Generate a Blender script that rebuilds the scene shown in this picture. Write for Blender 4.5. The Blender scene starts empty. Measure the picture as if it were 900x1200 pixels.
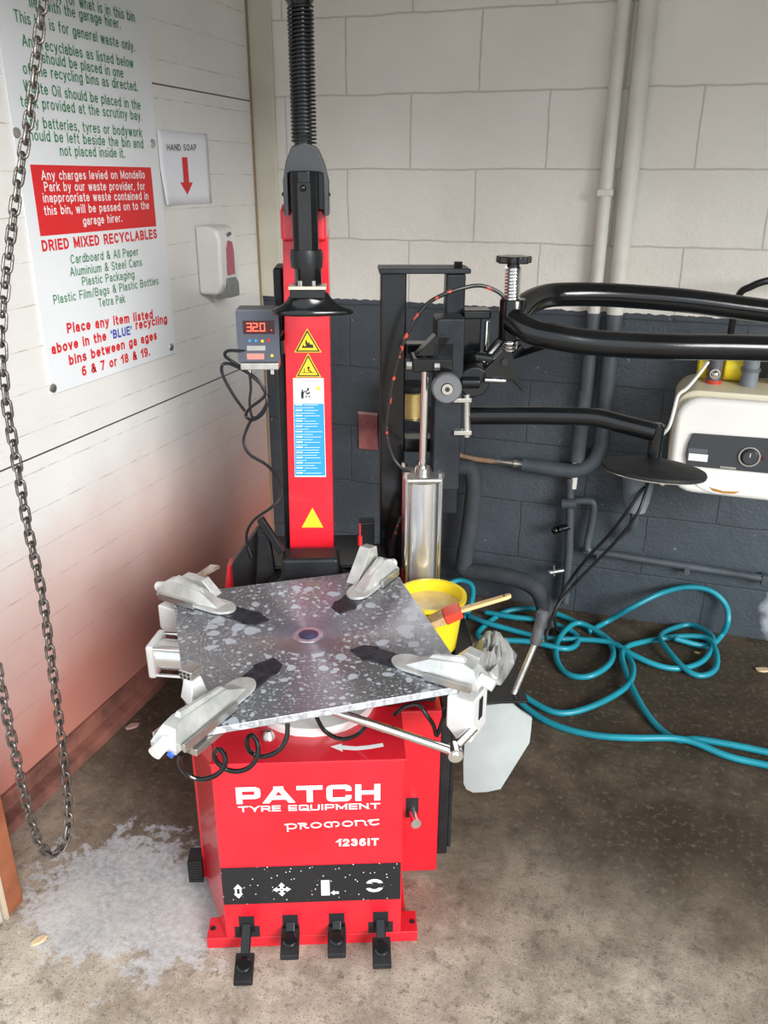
import bpy, bmesh, math, random
from mathutils import Vector, Matrix
random.seed(7)
SC = bpy.context.scene
COL = SC.collection
PI = math.pi
V = Vector

# ------------------------------------------------------------------ camera
F, PITCH, YAW, ROLL, H = 964.88, .3840838, -.3233515, .0042104, 1.506
fw = V((math.sin(YAW)*math.cos(PITCH), math.cos(YAW)*math.cos(PITCH), -math.sin(PITCH)))
r0 = V((math.cos(YAW), -math.sin(YAW), 0)); u0 = r0.cross(fw)
RR = r0*math.cos(ROLL)+u0*math.sin(ROLL); UU = -r0*math.sin(ROLL)+u0*math.cos(ROLL)
CAM = V((0, 0, H))
cd = bpy.data.cameras.new('camera'); co = bpy.data.objects.new('camera', cd); COL.objects.link(co)
m = Matrix((RR, UU, -fw)).transposed().to_4x4(); m.translation = CAM
co.matrix_world = m
cd.sensor_fit = 'VERTICAL'; cd.sensor_height = 36; cd.lens = F/1200*36
cd.clip_start = .05
SC.camera = co

# measured frame of the machine (x right, y away, z up)
AL = math.radians(21.2)
O = V((-.544, 1.162, 0))
MX = V((math.cos(AL), math.sin(AL), 0)); MY = V((-math.sin(AL), math.cos(AL), 0)); MZ = V((0, 0, 1))
def ray(x, y): return fw+RR*((x-450)/F)+UU*((600-y)/F)
def W(x, y, ax, v):
    """point of the plane axis=v in the room that measured (x, y)"""
    d = ray(x, y); t = (v-CAM[ax])/d[ax]; return CAM+d*t
def M(x, y, ax, v):
    """the same in the machine's frame"""
    d = ray(x, y); A = (MX, MY, MZ)[ax]; t = (v-(CAM-O).dot(A))/d.dot(A)
    p = CAM+d*t-O
    return V((p.dot(MX), p.dot(MY), p.z))
def m2w(p): return O+MX*p[0]+MY*p[1]+MZ*p[2]

# ------------------------------------------------------------------ materials
def mat(name, col=(.5, .5, .5), rough=.5, metal=0, emit=None, es=1, trans=0, coat=0, alpha=1):
    m = bpy.data.materials.new(name); m.use_nodes = True
    b = m.node_tree.nodes['Principled BSDF']
    b.inputs['Base Color'].default_value = (*col, 1)
    b.inputs['Roughness'].default_value = rough
    b.inputs['Metallic'].default_value = metal
    b.inputs['Coat Weight'].default_value = coat
    b.inputs['Transmission Weight'].default_value = trans
    b.inputs['Alpha'].default_value = alpha
    if emit: b.inputs['Emission Color'].default_value = (*emit, 1); b.inputs['Emission Strength'].default_value = es
    return m
class N:
    """tiny node helper"""
    def __init__(s, m): s.m = m; s.t = m.node_tree; s.b = s.t.nodes['Principled BSDF']
    def n(s, t, **k):
        o = s.t.nodes.new(t)
        for a, b in k.items(): setattr(o, a, b)
        return o
    def l(s, a, b): s.t.links.new(a, b)
    def coord(s, out='Object'): return s.n('ShaderNodeTexCoord').outputs[out]
    def pos(s): return s.n('ShaderNodeNewGeometry').outputs['Position']
    def noise(s, v, sc, det=4, rough=.55, dist=0):
        o = s.n('ShaderNodeTexNoise'); s.l(v, o.inputs['Vector']); o.inputs['Scale'].default_value = sc
        o.inputs['Detail'].default_value = det; o.inputs['Roughness'].default_value = rough; o.inputs['Distortion'].default_value = dist
        return o.outputs['Fac']
    def vor(s, v, sc, out='Distance', **k):
        o = s.n('ShaderNodeTexVoronoi', **k); s.l(v, o.inputs['Vector']); o.inputs['Scale'].default_value = sc
        return o.outputs[out]
    def ramp(s, f, *st):
        o = s.n('ShaderNodeValToRGB'); s.l(f, o.inputs['Fac'])
        e = o.color_ramp.elements
        while len(e) < len(st): e.new(.5)
        for x, (p, c) in zip(e, st):
            x.position = p; x.color = (*c, 1) if isinstance(c, tuple) else (c, c, c, 1)
        return o.outputs['Color']
    def mix(s, f, a, b, mode='MIX'):
        o = s.n('ShaderNodeMix', data_type='RGBA', blend_type=mode)
        for k, v in ((0, f), (6, a), (7, b)):
            if hasattr(v, 'is_output'): s.l(v, o.inputs[k])
            elif isinstance(v, tuple): o.inputs[k].default_value = (*v, 1)
            else: o.inputs[k].default_value = v if k == 0 else (v, v, v, 1)
        return o.outputs[2]
    def math(s, op, a, b=0, c=0, clamp=False):
        o = s.n('ShaderNodeMath', operation=op, use_clamp=clamp)
        for k, v in ((0, a), (1, b), (2, c)):
            if hasattr(v, 'is_output'): s.l(v, o.inputs[k])
            else: o.inputs[k].default_value = v
        return o.outputs[0]
    def map(s, v, loc=(0, 0, 0), rot=(0, 0, 0), sc=(1, 1, 1)):
        o = s.n('ShaderNodeMapping'); s.l(v, o.inputs[0])
        o.inputs[1].default_value = loc; o.inputs[2].default_value = rot; o.inputs[3].default_value = sc
        return o.outputs[0]
    def sep(s, v): o = s.n('ShaderNodeSeparateXYZ'); s.l(v, o.inputs[0]); return o.outputs
    def comb(s, x, y, z=0):
        o = s.n('ShaderNodeCombineXYZ')
        for k, v in enumerate((x, y, z)):
            if hasattr(v, 'is_output'): s.l(v, o.inputs[k])
            else: o.inputs[k].default_value = v
        return o.outputs[0]
    def bump(s, h, st=.3, d=.01, prev=None):
        o = s.n('ShaderNodeBump'); s.l(h, o.inputs['Height']); o.inputs['Strength'].default_value = st; o.inputs['Distance'].default_value = d
        if prev: s.l(prev, o.inputs['Normal'])
        s.l(o.outputs[0], s.b.inputs['Normal']); return o.outputs[0]
    def col(s, c): s.l(c, s.b.inputs['Base Color'])
    def rough(s, c): s.l(c, s.b.inputs['Roughness'])

def blob(n, p, c, r, soft, warp):
    """irregular disc-shaped mask on the ground/wall"""
    q = n.n('ShaderNodeVectorMath', operation='SUBTRACT'); n.l(p, q.inputs[0]); q.inputs[1].default_value = c
    q2 = n.n('ShaderNodeVectorMath', operation='DIVIDE'); n.l(q.outputs[0], q2.inputs[0]); q2.inputs[1].default_value = r
    q3 = n.n('ShaderNodeVectorMath', operation='LENGTH'); n.l(q2.outputs[0], q3.inputs[0])
    d = n.math('ADD', q3.outputs['Value'], n.math('MULTIPLY', n.math('SUBTRACT', warp, .5), 1.4))
    return n.math('SUBTRACT', 1, n.math('DIVIDE', n.math('SUBTRACT', d, 1-soft), soft, clamp=True), clamp=True)

# floor: dirty concrete
fl = mat('concrete_floor', rough=.8); n = N(fl); p = n.pos()
big = n.noise(p, 2.2, 5, .6); mid = n.noise(p, 9, 6, .65); fine = n.noise(p, 70, 4, .7); grit = n.noise(p, 260, 2, .6)
c = n.ramp(big, (.3, (.42, .35, .27)), (.7, (.70, .62, .50)))
c = n.mix(n.ramp(mid, (.38, 1.0), (.6, 0.0)), c, (.20, .165, .13)); 
c2 = n.mix(.55, n.ramp(big, (.3, (.44, .37, .28)), (.7, (.74, .66, .54))), c)
c2 = n.mix(n.ramp(fine, (.5, 0.0), (.72, .55)), c2, (.66, .6, .5))
c2 = n.mix(n.ramp(grit, (.58, 0.0), (.68, .7)), c2, (.13, .10, .08))
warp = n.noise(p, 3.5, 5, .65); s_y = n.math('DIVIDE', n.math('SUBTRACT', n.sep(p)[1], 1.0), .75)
# oily old dirt around machine and hose; left patch paints in the machine's shadow
oil_shade = n.math('MAXIMUM', blob(n, p, (.05, 2.45, 0), (1.4, .95, 1), .7, warp), blob(n, p, (-1.05, 1.95, 0), (.55, .95, 1), .5, warp))
oil_shade = n.math('MAXIMUM', oil_shade, blob(n, p, (.15, 1.75, 0), (.55, .35, 1), .8, warp))
blot = n.noise(n.map(p, loc=(3.1, 7.7, 0)), 5.5, 7, .68)
c2 = n.mix(n.ramp(blot, (.50, 0.0), (.62, .55)), c2, (.24, .185, .13))
c2 = n.mix(n.ramp(n.noise(p, 38, 4, .65), (.58, 0.0), (.66, .6)), c2, (.17, .13, .095))
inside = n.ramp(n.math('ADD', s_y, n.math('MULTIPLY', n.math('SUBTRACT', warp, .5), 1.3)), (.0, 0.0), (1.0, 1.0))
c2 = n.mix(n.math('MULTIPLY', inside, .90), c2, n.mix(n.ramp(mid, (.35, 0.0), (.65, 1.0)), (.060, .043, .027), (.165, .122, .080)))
c2 = n.mix(n.math('MULTIPLY', oil_shade, .82), c2, (.040, .030, .020)); n.b.inputs['Specular IOR Level'].default_value = .2
c2 = n.mix(n.ramp(n.noise(p, 55, 5, .75), (.54, 0.0), (.70, .5)), c2, (.30, .25, .19))
c2 = n.mix(n.ramp(grit, (.60, 0.0), (.68, .6)), c2, (.05, .04, .03))
c2 = n.mix(n.ramp(n.noise(n.map(p, loc=(9, 2, 0)), 16, 6, .7), (.56, 0.0), (.66, .45)), c2, (.07, .055, .04))
# pale spilled powder
pw = blob(n, p, (-.98, 1.14, 0), (.34, .26, 1), .6, n.noise(p, 7, 5, .7))
pw = n.math('MULTIPLY', n.ramp(n.math('ADD', pw, n.math('MULTIPLY', n.math('SUBTRACT', n.noise(p, 26, 5, .7), .5), 1.9)), (.42, 0.0), (.62, 1.0)), n.ramp(fine, (.35, .45), (.6, .85)))
c2 = n.mix(n.math('MULTIPLY', pw, .62), c2, (.66, .72, .77))
pt = n.math('MULTIPLY', blob(n, p, (-.05, 1.02, 0), (.45, .12, 1), .6, warp), n.ramp(n.noise(p, 22, 3), (.5, 0.0), (.6, .8)))
c2 = n.mix(pt, c2, (.16, .14, .12))
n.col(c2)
b1 = n.bump(n.mix(.5, fine, mid), .35, .006); n.rough(n.ramp(big, (.3, .65), (.7, .9)))

# painted concrete block wall: white above, blue-grey below a line
bw = mat('painted_block_wall', rough=.6); n = N(bw); p = n.pos(); s = n.sep(p)
wob = n.math('MULTIPLY', n.math('SUBTRACT', n.noise(p, 9, 3), .5), .012)
v = n.comb(n.math('ADD', n.math('ADD', s[0], wob), .64+.445*4), n.math('ADD', n.math('ADD', s[2], wob), -.187+.225*2))
br = n.n('ShaderNodeTexBrick'); n.l(v, br.inputs['Vector'])
br.offset = .5; br.inputs['Scale'].default_value = 1; br.inputs['Brick Width'].default_value = .445; br.inputs['Row Height'].default_value = .225
br.inputs['Mortar Size'].default_value = .0035; br.inputs['Mortar Smooth'].default_value = .5
br.inputs['Color1'].default_value = (0, 0, 0, 1); br.inputs['Color2'].default_value = (0, 0, 0, 1); br.inputs['Mortar'].default_value = (1, 1, 1, 1)
mo = br.outputs['Fac']
mot = n.noise(p, 1.8, 4)
wh = n.ramp(mot, (.3, (.74, .71, .64)), (.7, (.86, .83, .77)))
wh = n.mix(n.math('MULTIPLY', mo, .38), wh, (.30, .27, .23))
dk = n.ramp(n.noise(p, 3, 5), (.3, (.040, .050, .060)), (.7, (.070, .086, .102)))
dk = n.mix(n.math('MULTIPLY', mo, .5), dk, (.025, .03, .036))
dk = n.mix(n.ramp(n.noise(p, 45, 3, .7), (.70, 0.0), (.76, .8)), dk, (.35, .36, .35))
edge = n.math('ADD', s[2], n.math('MULTIPLY', n.math('SUBTRACT', n.noise(p, 30, 4), .5), .02))
up = n.math('GREATER_THAN', edge, 1.106)
cc = n.mix(up, dk, wh)
# bare patch at the bottom of the wall
bare = n.math('MULTIPLY', blob(n, p, (.50, 2.83, .13), (.055, 1, .16), .4, n.noise(p, 12, 4)), n.math('LESS_THAN', s[2], .3))
cc = n.mix(bare, cc, (.35, .38, .40))
n.col(cc)
lump = n.mix(.35, n.noise(p, 22, 6, .65), n.noise(p, 110, 3, .6))
b1 = n.bump(lump, .6, .009)
vj = n.math('SUBTRACT', 1, mo); n.bump(vj, .5, .006, b1)
n.rough(n.mix(up, .42, .7))

# left wall: white painted boards with fine grain lines, redder towards the floor
lw = mat('white_board_wall', rough=.33); n = N(lw); p = n.pos(); s = n.sep(p)
mot = n.noise(p, 2.5, 4)
c = n.ramp(mot, (.3, (.70, .69, .66)), (.7, (.80, .79, .76)))
zz = n.math('ADD', s[2], n.math('MULTIPLY', n.math('SUBTRACT', n.noise(n.map(p, sc=(1, 4, 14)), 3, 3), .5), .006))
fr = n.math('FRACT', n.math('DIVIDE', zz, .098))
ln = n.math('LESS_THAN', n.math('ABSOLUTE', n.math('SUBTRACT', fr, .5)), .015)
brk = n.ramp(n.noise(n.map(p, sc=(1, 6, 30)), 4, 3), (.45, .15), (.62, .75))
c = n.mix(n.math('MULTIPLY', ln, brk), c, (.36, .33, .29))
gr = n.ramp(n.noise(n.map(p, sc=(1, 7, 160)), 3, 3), (.62, 0.0), (.72, .35))
c = n.mix(gr, c, (.45, .41, .36))
def lline(z, w): return n.math('LESS_THAN', n.math('ABSOLUTE', n.math('SUBTRACT', s[2], z)), w)
c = n.mix(n.math('MAXIMUM', lline(.870, .0022), lline(1.7505, .0022)), c, (.07, .06, .05))
# red-brown tint mixed into the lower boards, stronger towards the floor
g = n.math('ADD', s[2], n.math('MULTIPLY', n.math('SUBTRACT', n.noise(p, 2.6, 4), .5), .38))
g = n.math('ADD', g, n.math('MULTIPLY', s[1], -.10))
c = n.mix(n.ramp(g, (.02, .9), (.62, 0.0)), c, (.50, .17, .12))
c = n.mix(n.ramp(n.noise(p, 90, 3, .7), (.72, 0.0), (.78, .6)), c, (.25, .2, .16))
n.col(c); n.bump(n.mix(.5, n.noise(p, 30, 4), n.noise(n.map(p, sc=(1, 6, 90)), 3, 3)), .12, .004)

def mottled(name, a, b, sc=8, rough=.5, metal=0, bump=0, coat=0):
    m = mat(name, rough=rough, metal=metal, coat=coat); n = N(m); p = n.coord()
    f = n.noise(p, sc, 5, .6); n.col(n.ramp(f, (.35, a), (.65, b)))
    if bump: n.bump(n.noise(p, sc*6, 4), bump, .003)
    return m
RED = mottled('red_paint', (.62, .010, .022), (.70, .016, .032), 5, .27, 0, .03, .4)
BLK = mottled('black_paint', (.004, .0045, .005), (.008, .009, .010), 9, .16, 0, .04)
BLKM = mottled('black_plastic', (.009, .010, .011), (.018, .019, .021), 12, .38, 0, .15)
RUB = mottled('black_rubber', (.008, .008, .009), (.018, .018, .020), 20, .6, 0, .2)
GREY = mottled('grey_plastic', (.10, .105, .12), (.14, .145, .16), 10, .4)
DKSL = mottled('dark_slate_paint', (.016, .019, .023), (.035, .040, .047), 9, .35, .3, .2)
PIPED = mottled('blue_grey_pipe_paint', (.045, .056, .066), (.085, .100, .115), 7, .45, 0, .2)
PIPEW = mottled('cream_pipe_paint', (.62, .60, .54), (.74, .72, .66), 5, .45, 0, .1)
STEEL = mottled('bare_steel', (.50, .49, .46), (.68, .67, .63), 25, .3, .9, .1)
CAST = mottled('cast_jaw_metal', (.58, .59, .56), (.80, .80, .77), 24, .30, .55, .05)
CHROME = mottled('chrome', (.80, .80, .80), (.88, .88, .88), 5, .12, 1)
ALU = mottled('silver_cylinder_barrel', (.70, .70, .70), (.84, .84, .83), 6, .26, .85, .04)
WHM = mottled('white_painted_metal', (.74, .74, .72), (.84, .84, .82), 20, .35, .2, .08)
PLW = mottled('white_plastic', (.66, .66, .63), (.74, .74, .71), 6, .35)
TEAL = mottled('teal_rubber', (.008, .21, .28), (.014, .29, .37), 4, .35, 0)
WOOD = mottled('pale_wood', (.74, .48, .20), (.82, .58, .28), 14, .45)
YEL = mottled('yellow_plastic', (.82, .62, .015), (.88, .68, .03), 6, .35)
RUST = mottled('rusty_brown_paint', (.22, .065, .025), (.36, .13, .06), 6, .5, 0, .3)
KERB = mottled('stained_kerb', (.10, .045, .035), (.30, .12, .09), 9, .7, 0, .4)
CHAIN = mottled('worn_chain_steel', (.10, .09, .08), (.24, .22, .20), 40, .38, .8, .3)
BRASS = mottled('dull_brass', (.50, .36, .12), (.68, .52, .22), 10, .3, .8)
CREAM = mottled('aged_cream_plastic', (.72, .66, .48), (.80, .76, .62), 3, .4)
WENAM = mottled('white_enamel', (.80, .79, .74), (.86, .85, .81), 3, .3)
PANELB = mat('charcoal_panel', (.045, .05, .055), .4)
WHITE = mat('white_print', (.86, .86, .86), .45)
PAPER = mat('white_paper', (.80, .81, .86), .7)
GREEN = mat('green_print', (.02, .20, .07), .5)
REDP = mat('red_print', (.66, .018, .022), .45)
BLUEP = mat('blue_print', (.03, .06, .40), .5)
BLKP = mat('black_print', (.012, .012, .014), .5)
YELP = mat('yellow_print', (.88, .60, .02), .4)
CYAN = mat('blue_sticker', (.03, .30, .66), .35)
LED = mat('red_led', (.6, .02, .02), .4, emit=(1, .06, .03), es=5)
LEDW = mat('dark_display_window', (.05, .004, .006), .12)
BLUEF = mat('blue_fitting', (.03, .12, .62), .35)
SIGNM = mottled('glossy_white_sign', (.72, .75, .77), (.77, .79, .81), 1.5, .28)
PINKW = mat('pink_soap_window', (.42, .09, .13), .15)
BRIS = mottled('tan_bristles', (.40, .24, .10), (.62, .42, .22), 60, .8, 0, .5)
PASTE = mottled('pale_yellow_paste', (.62, .45, .18), (.78, .62, .30), 20, .35, 0, .3)
BAGM = mat('clear_wrapper', (.72, .72, .68), .12, trans=.55, alpha=.8); bagn = N(BAGM)
bagn.col(bagn.ramp(bagn.noise(bagn.coord(), 22, 4), (.4, (.62, .62, .58)), (.65, (.85, .85, .84)))); bagn.bump(bagn.noise(bagn.coord(), 40, 3), .6, .01)
STRIPE = mat('black_red_hose', (.01, .01, .01), .4); n = N(STRIPE)
n.col(n.ramp(n.noise(n.coord(), 46, 1), (.64, (.012, .012, .012)), (.67, (.50, .06, .03))))
SPECK = mat('speckled_black_panel', (.012, .013, .015), .35); n = N(SPECK)
n.col(n.ramp(n.vor(n.coord(), 90), (.10, (.75, .75, .75)), (.13, (.014, .015, .017))))
BLADEM = mottled('dull_zinc_blade', (.38, .42, .42), (.47, .51, .50), 7, .42, .15, .1)

for m_ in (BLKM, RUB, DKSL): m_.node_tree.nodes['Principled BSDF'].inputs['Specular IOR Level'].default_value = .32
# turntable: turned steel with dried soap splashes
TT = mat('splashed_turntable_steel', metal=.9, rough=.3); n = N(TT); p = n.coord(); s = n.sep(p)
rad = n.math('SQRT', n.math('ADD', n.math('MULTIPLY', s[0], s[0]), n.math('MULTIPLY', s[1], s[1])))
ring = n.noise(n.comb(rad, 0, 0), 260, 3, .6)
base = n.ramp(ring, (.3, (.26, .27, .29)), (.7, (.44, .45, .47)))
pw = n.n('ShaderNodeVectorMath', operation='ADD'); n.l(p, pw.inputs[0])
wn = n.n('ShaderNodeTexNoise'); n.l(p, wn.inputs['Vector']); wn.inputs['Scale'].default_value = 22
ws = n.n('ShaderNodeVectorMath', operation='SCALE'); n.l(wn.outputs['Color'], ws.inputs[0]); ws.inputs['Scale'].default_value = .028
n.l(ws.outputs[0], pw.inputs[1]); q = pw.outputs[0]
reg = n.noise(p, 7, 3)
d1 = n.vor(q, 26); t1 = n.math('LESS_THAN', d1, n.math('MULTIPLY', n.math('SUBTRACT', reg, .27), 1.15))
d2 = n.vor(q, 62); t2 = n.math('LESS_THAN', d2, n.math('MULTIPLY', reg, .62))
d3 = n.vor(p, 130); t3 = n.math('LESS_THAN', d3, .30)
cen = n.math('GREATER_THAN', rad, .075)
spl = n.math('MAXIMUM', n.math('MULTIPLY', t1, n.math('GREATER_THAN', n.vor(q, 26, 'Color'), .35)), n.math('MULTIPLY', t2, n.math('GREATER_THAN', n.vor(q, 62, 'Color'), .4)))
spl = n.math('MULTIPLY', n.math('MAXIMUM', spl, n.math('MULTIPLY', t3, .6)), cen)
n.col(n.mix(n.math('MULTIPLY', spl, .75), base, (.56, .61, .66)))
n.l(n.math('SUBTRACT', .85, n.math('MULTIPLY', spl, .6)), n.b.inputs['Metallic'])
n.rough(n.math('ADD', n.math('MULTIPLY', spl, .1), n.ramp(ring, (.3, .30), (.7, .42))))
n.b.inputs['Anisotropic'].default_value = .92; n.b.inputs['Anisotropic Rotation'].default_value = .25
tg = n.n('ShaderNodeTangent', direction_type='RADIAL', axis='Z'); n.l(tg.outputs[0], n.b.inputs['Tangent'])
n.bump(ring, .08, .001)

# ------------------------------------------------------------------ mesh helpers
class MB:
    def __init__(s): s.bm = bmesh.new()
    def box(s, x0, x1, y0, y1, z0, z1, mx=None):
        vs = [s.bm.verts.new(V((x, y, z))) for x in (x0, x1) for y in (y0, y1) for z in (z0, z1)]
        if mx: [setattr(v, 'co', mx @ v.co) for v in vs]
        for f in ((0, 1, 3, 2), (4, 6, 7, 5), (0, 4, 5, 1), (2, 3, 7, 6), (0, 2, 6, 4), (1, 5, 7, 3)): s.bm.faces.new([vs[i] for i in f])
        return s
    def prism(s, pts, d, mx=None):
        """pts: 3-D outline, d: extrusion vector"""
        a = [V(p) for p in pts]; b = [p+V(d) for p in a]
        if mx: a = [mx @ p for p in a]; b = [mx @ p for p in b]
        va = [s.bm.verts.new(p) for p in a]; vb = [s.bm.verts.new(p) for p in b]; k = len(a)
        s.bm.faces.new(va[::-1]); s.bm.faces.new(vb)
        for i in range(k): s.bm.faces.new((va[i], va[(i+1) % k], vb[(i+1) % k], vb[i]))
        return s
    def hull(s, pts, mx=None):
        vs = [s.bm.verts.new((mx @ V(p)) if mx else V(p)) for p in pts]
        bmesh.ops.convex_hull(s.bm, input=vs); return s
    def tube(s, pts, r, k=14, closed=False, cap=True):
        P = [V(p) for p in pts]; m_ = len(P)
        rs = r if isinstance(r, (list, tuple)) else [r]*m_
        T = []
        for i in range(m_):
            a = P[(i-1) % m_] if (closed or i > 0) else P[i]; b = P[(i+1) % m_] if (closed or i < m_-1) else P[i]
            t = (b-a); T.append(t.normalized() if t.length > 1e-9 else V((0, 0, 1)))
        up = V((0, 0, 1)) if abs(T[0].z) < .9 else V((1, 0, 0))
        nrm = T[0].cross(up).normalized(); rings = []
        for i in range(m_):
            if i: 
                nrm = (nrm-T[i]*nrm.dot(T[i])); nrm.normalize()
            bn = T[i].cross(nrm)
            rings.append([s.bm.verts.new(P[i]+nrm*(math.cos(2*PI*j/k)*rs[i])+bn*(math.sin(2*PI*j/k)*rs[i])) for j in range(k)])
        for i in range(m_ if closed else m_-1):
            A, B = rings[i], rings[(i+1) % m_]
            off = 0
            if closed and i == m_-1:
                off = min(range(k), key=lambda o: (A[0].co-B[o].co).length)
            for j in range(k): s.bm.faces.new((A[j], A[(j+1) % k], B[(j+1+off) % k], B[(j+off) % k]))
        if cap and not closed: s.bm.faces.new(rings[0][::-1]); s.bm.faces.new(rings[-1])
        return s
    def cyl(s, a, b, r, r2=None, k=24): return s.tube([a, b], [r, r if r2 is None else r2], k)
    def lathe(s, prof, mx=None, k=32, a0=0, a1=2*PI):
        """prof: (radius, height) list, closed at both ends when radius 0"""
        rings = []
        for (r, z) in prof:
            if r < 1e-6: q = [s.bm.verts.new(V((0, 0, z)))]
            else: q = [s.bm.verts.new(V((r*math.cos(2*PI*j/k), r*math.sin(2*PI*j/k), z))) for j in range(k)]
            if mx: [setattr(v, 'co', mx @ v.co) for v in q]
            rings.append(q)
        for A, B in zip(rings, rings[1:]):
            for j in range(k):
                f = [A[j % len(A)], A[(j+1) % len(A)], B[(j+1) % len(B)], B[j % len(B)]]
                u = []
                for x in f:
                    if x not in u: u.append(x)
                if len(u) > 2: s.bm.faces.new(u)
        return s
    def sphere(s, c, r, mx=None):
        m_ = Matrix.Translation(c) @ Matrix.Diagonal((*((r, r, r) if not isinstance(r, tuple) else r), 1))
        bmesh.ops.create_uvsphere(s.bm, u_segments=20, v_segments=12, radius=1, matrix=(mx @ m_) if mx else m_); return s
    def build(s, name, m_=None, parent=None, bevel=0, seg=2, loc=None, sharp=35, sub=0, label=None):
        bmesh.ops.recalc_face_normals(s.bm, faces=s.bm.faces)
        me = bpy.data.meshes.new(name); s.bm.to_mesh(me); s.bm.free()
        me.polygons.foreach_set('use_smooth', [True]*len(me.polygons)); me.set_sharp_from_angle(angle=math.radians(sharp))
        if m_: me.materials.append(m_)
        o = bpy.data.objects.new(name, me); COL.objects.link(o)
        if parent: o.parent = parent
        if loc: o.location = loc
        if bevel:
            b = o.modifiers.new('bevel', 'BEVEL'); b.width = bevel; b.segments = seg; b.limit_method = 'ANGLE'; b.angle_limit = math.radians(30); b.harden_normals = True
        if sub:
            b = o.modifiers.new('sub', 'SUBSURF'); b.levels = sub; b.render_levels = sub
        if label: o['label'] = label
        return o

def spline(pts, n=8):
    """Catmull-Rom through the points"""
    P = [V(p) for p in pts]; out = []
    for i in range(len(P)-1):
        p0 = P[max(i-1, 0)]; p1 = P[i]; p2 = P[i+1]; p3 = P[min(i+2, len(P)-1)]
        for j in range(n):
            t = j/n
            out.append(.5*((2*p1)+(p2-p0)*t+(2*p0-5*p1+4*p2-p3)*t*t+(3*p1-p0-3*p2+p3)*t**3))
    out.append(P[-1]); return out

def tag(o, label, cat, group=None):
    o['label'] = label; o['category'] = cat
    if group: o['group'] = group
    return o
def thing(name, label, cat, loc=(0, 0, 0), rz=0, group=None):
    o = bpy.data.objects.new(name, None); COL.objects.link(o); o.location = loc; o.rotation_euler = (0, 0, rz)
    o.empty_display_size = .05
    return tag(o, label, cat, group)
def struct(o): o['kind'] = 'structure'; return o

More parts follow.
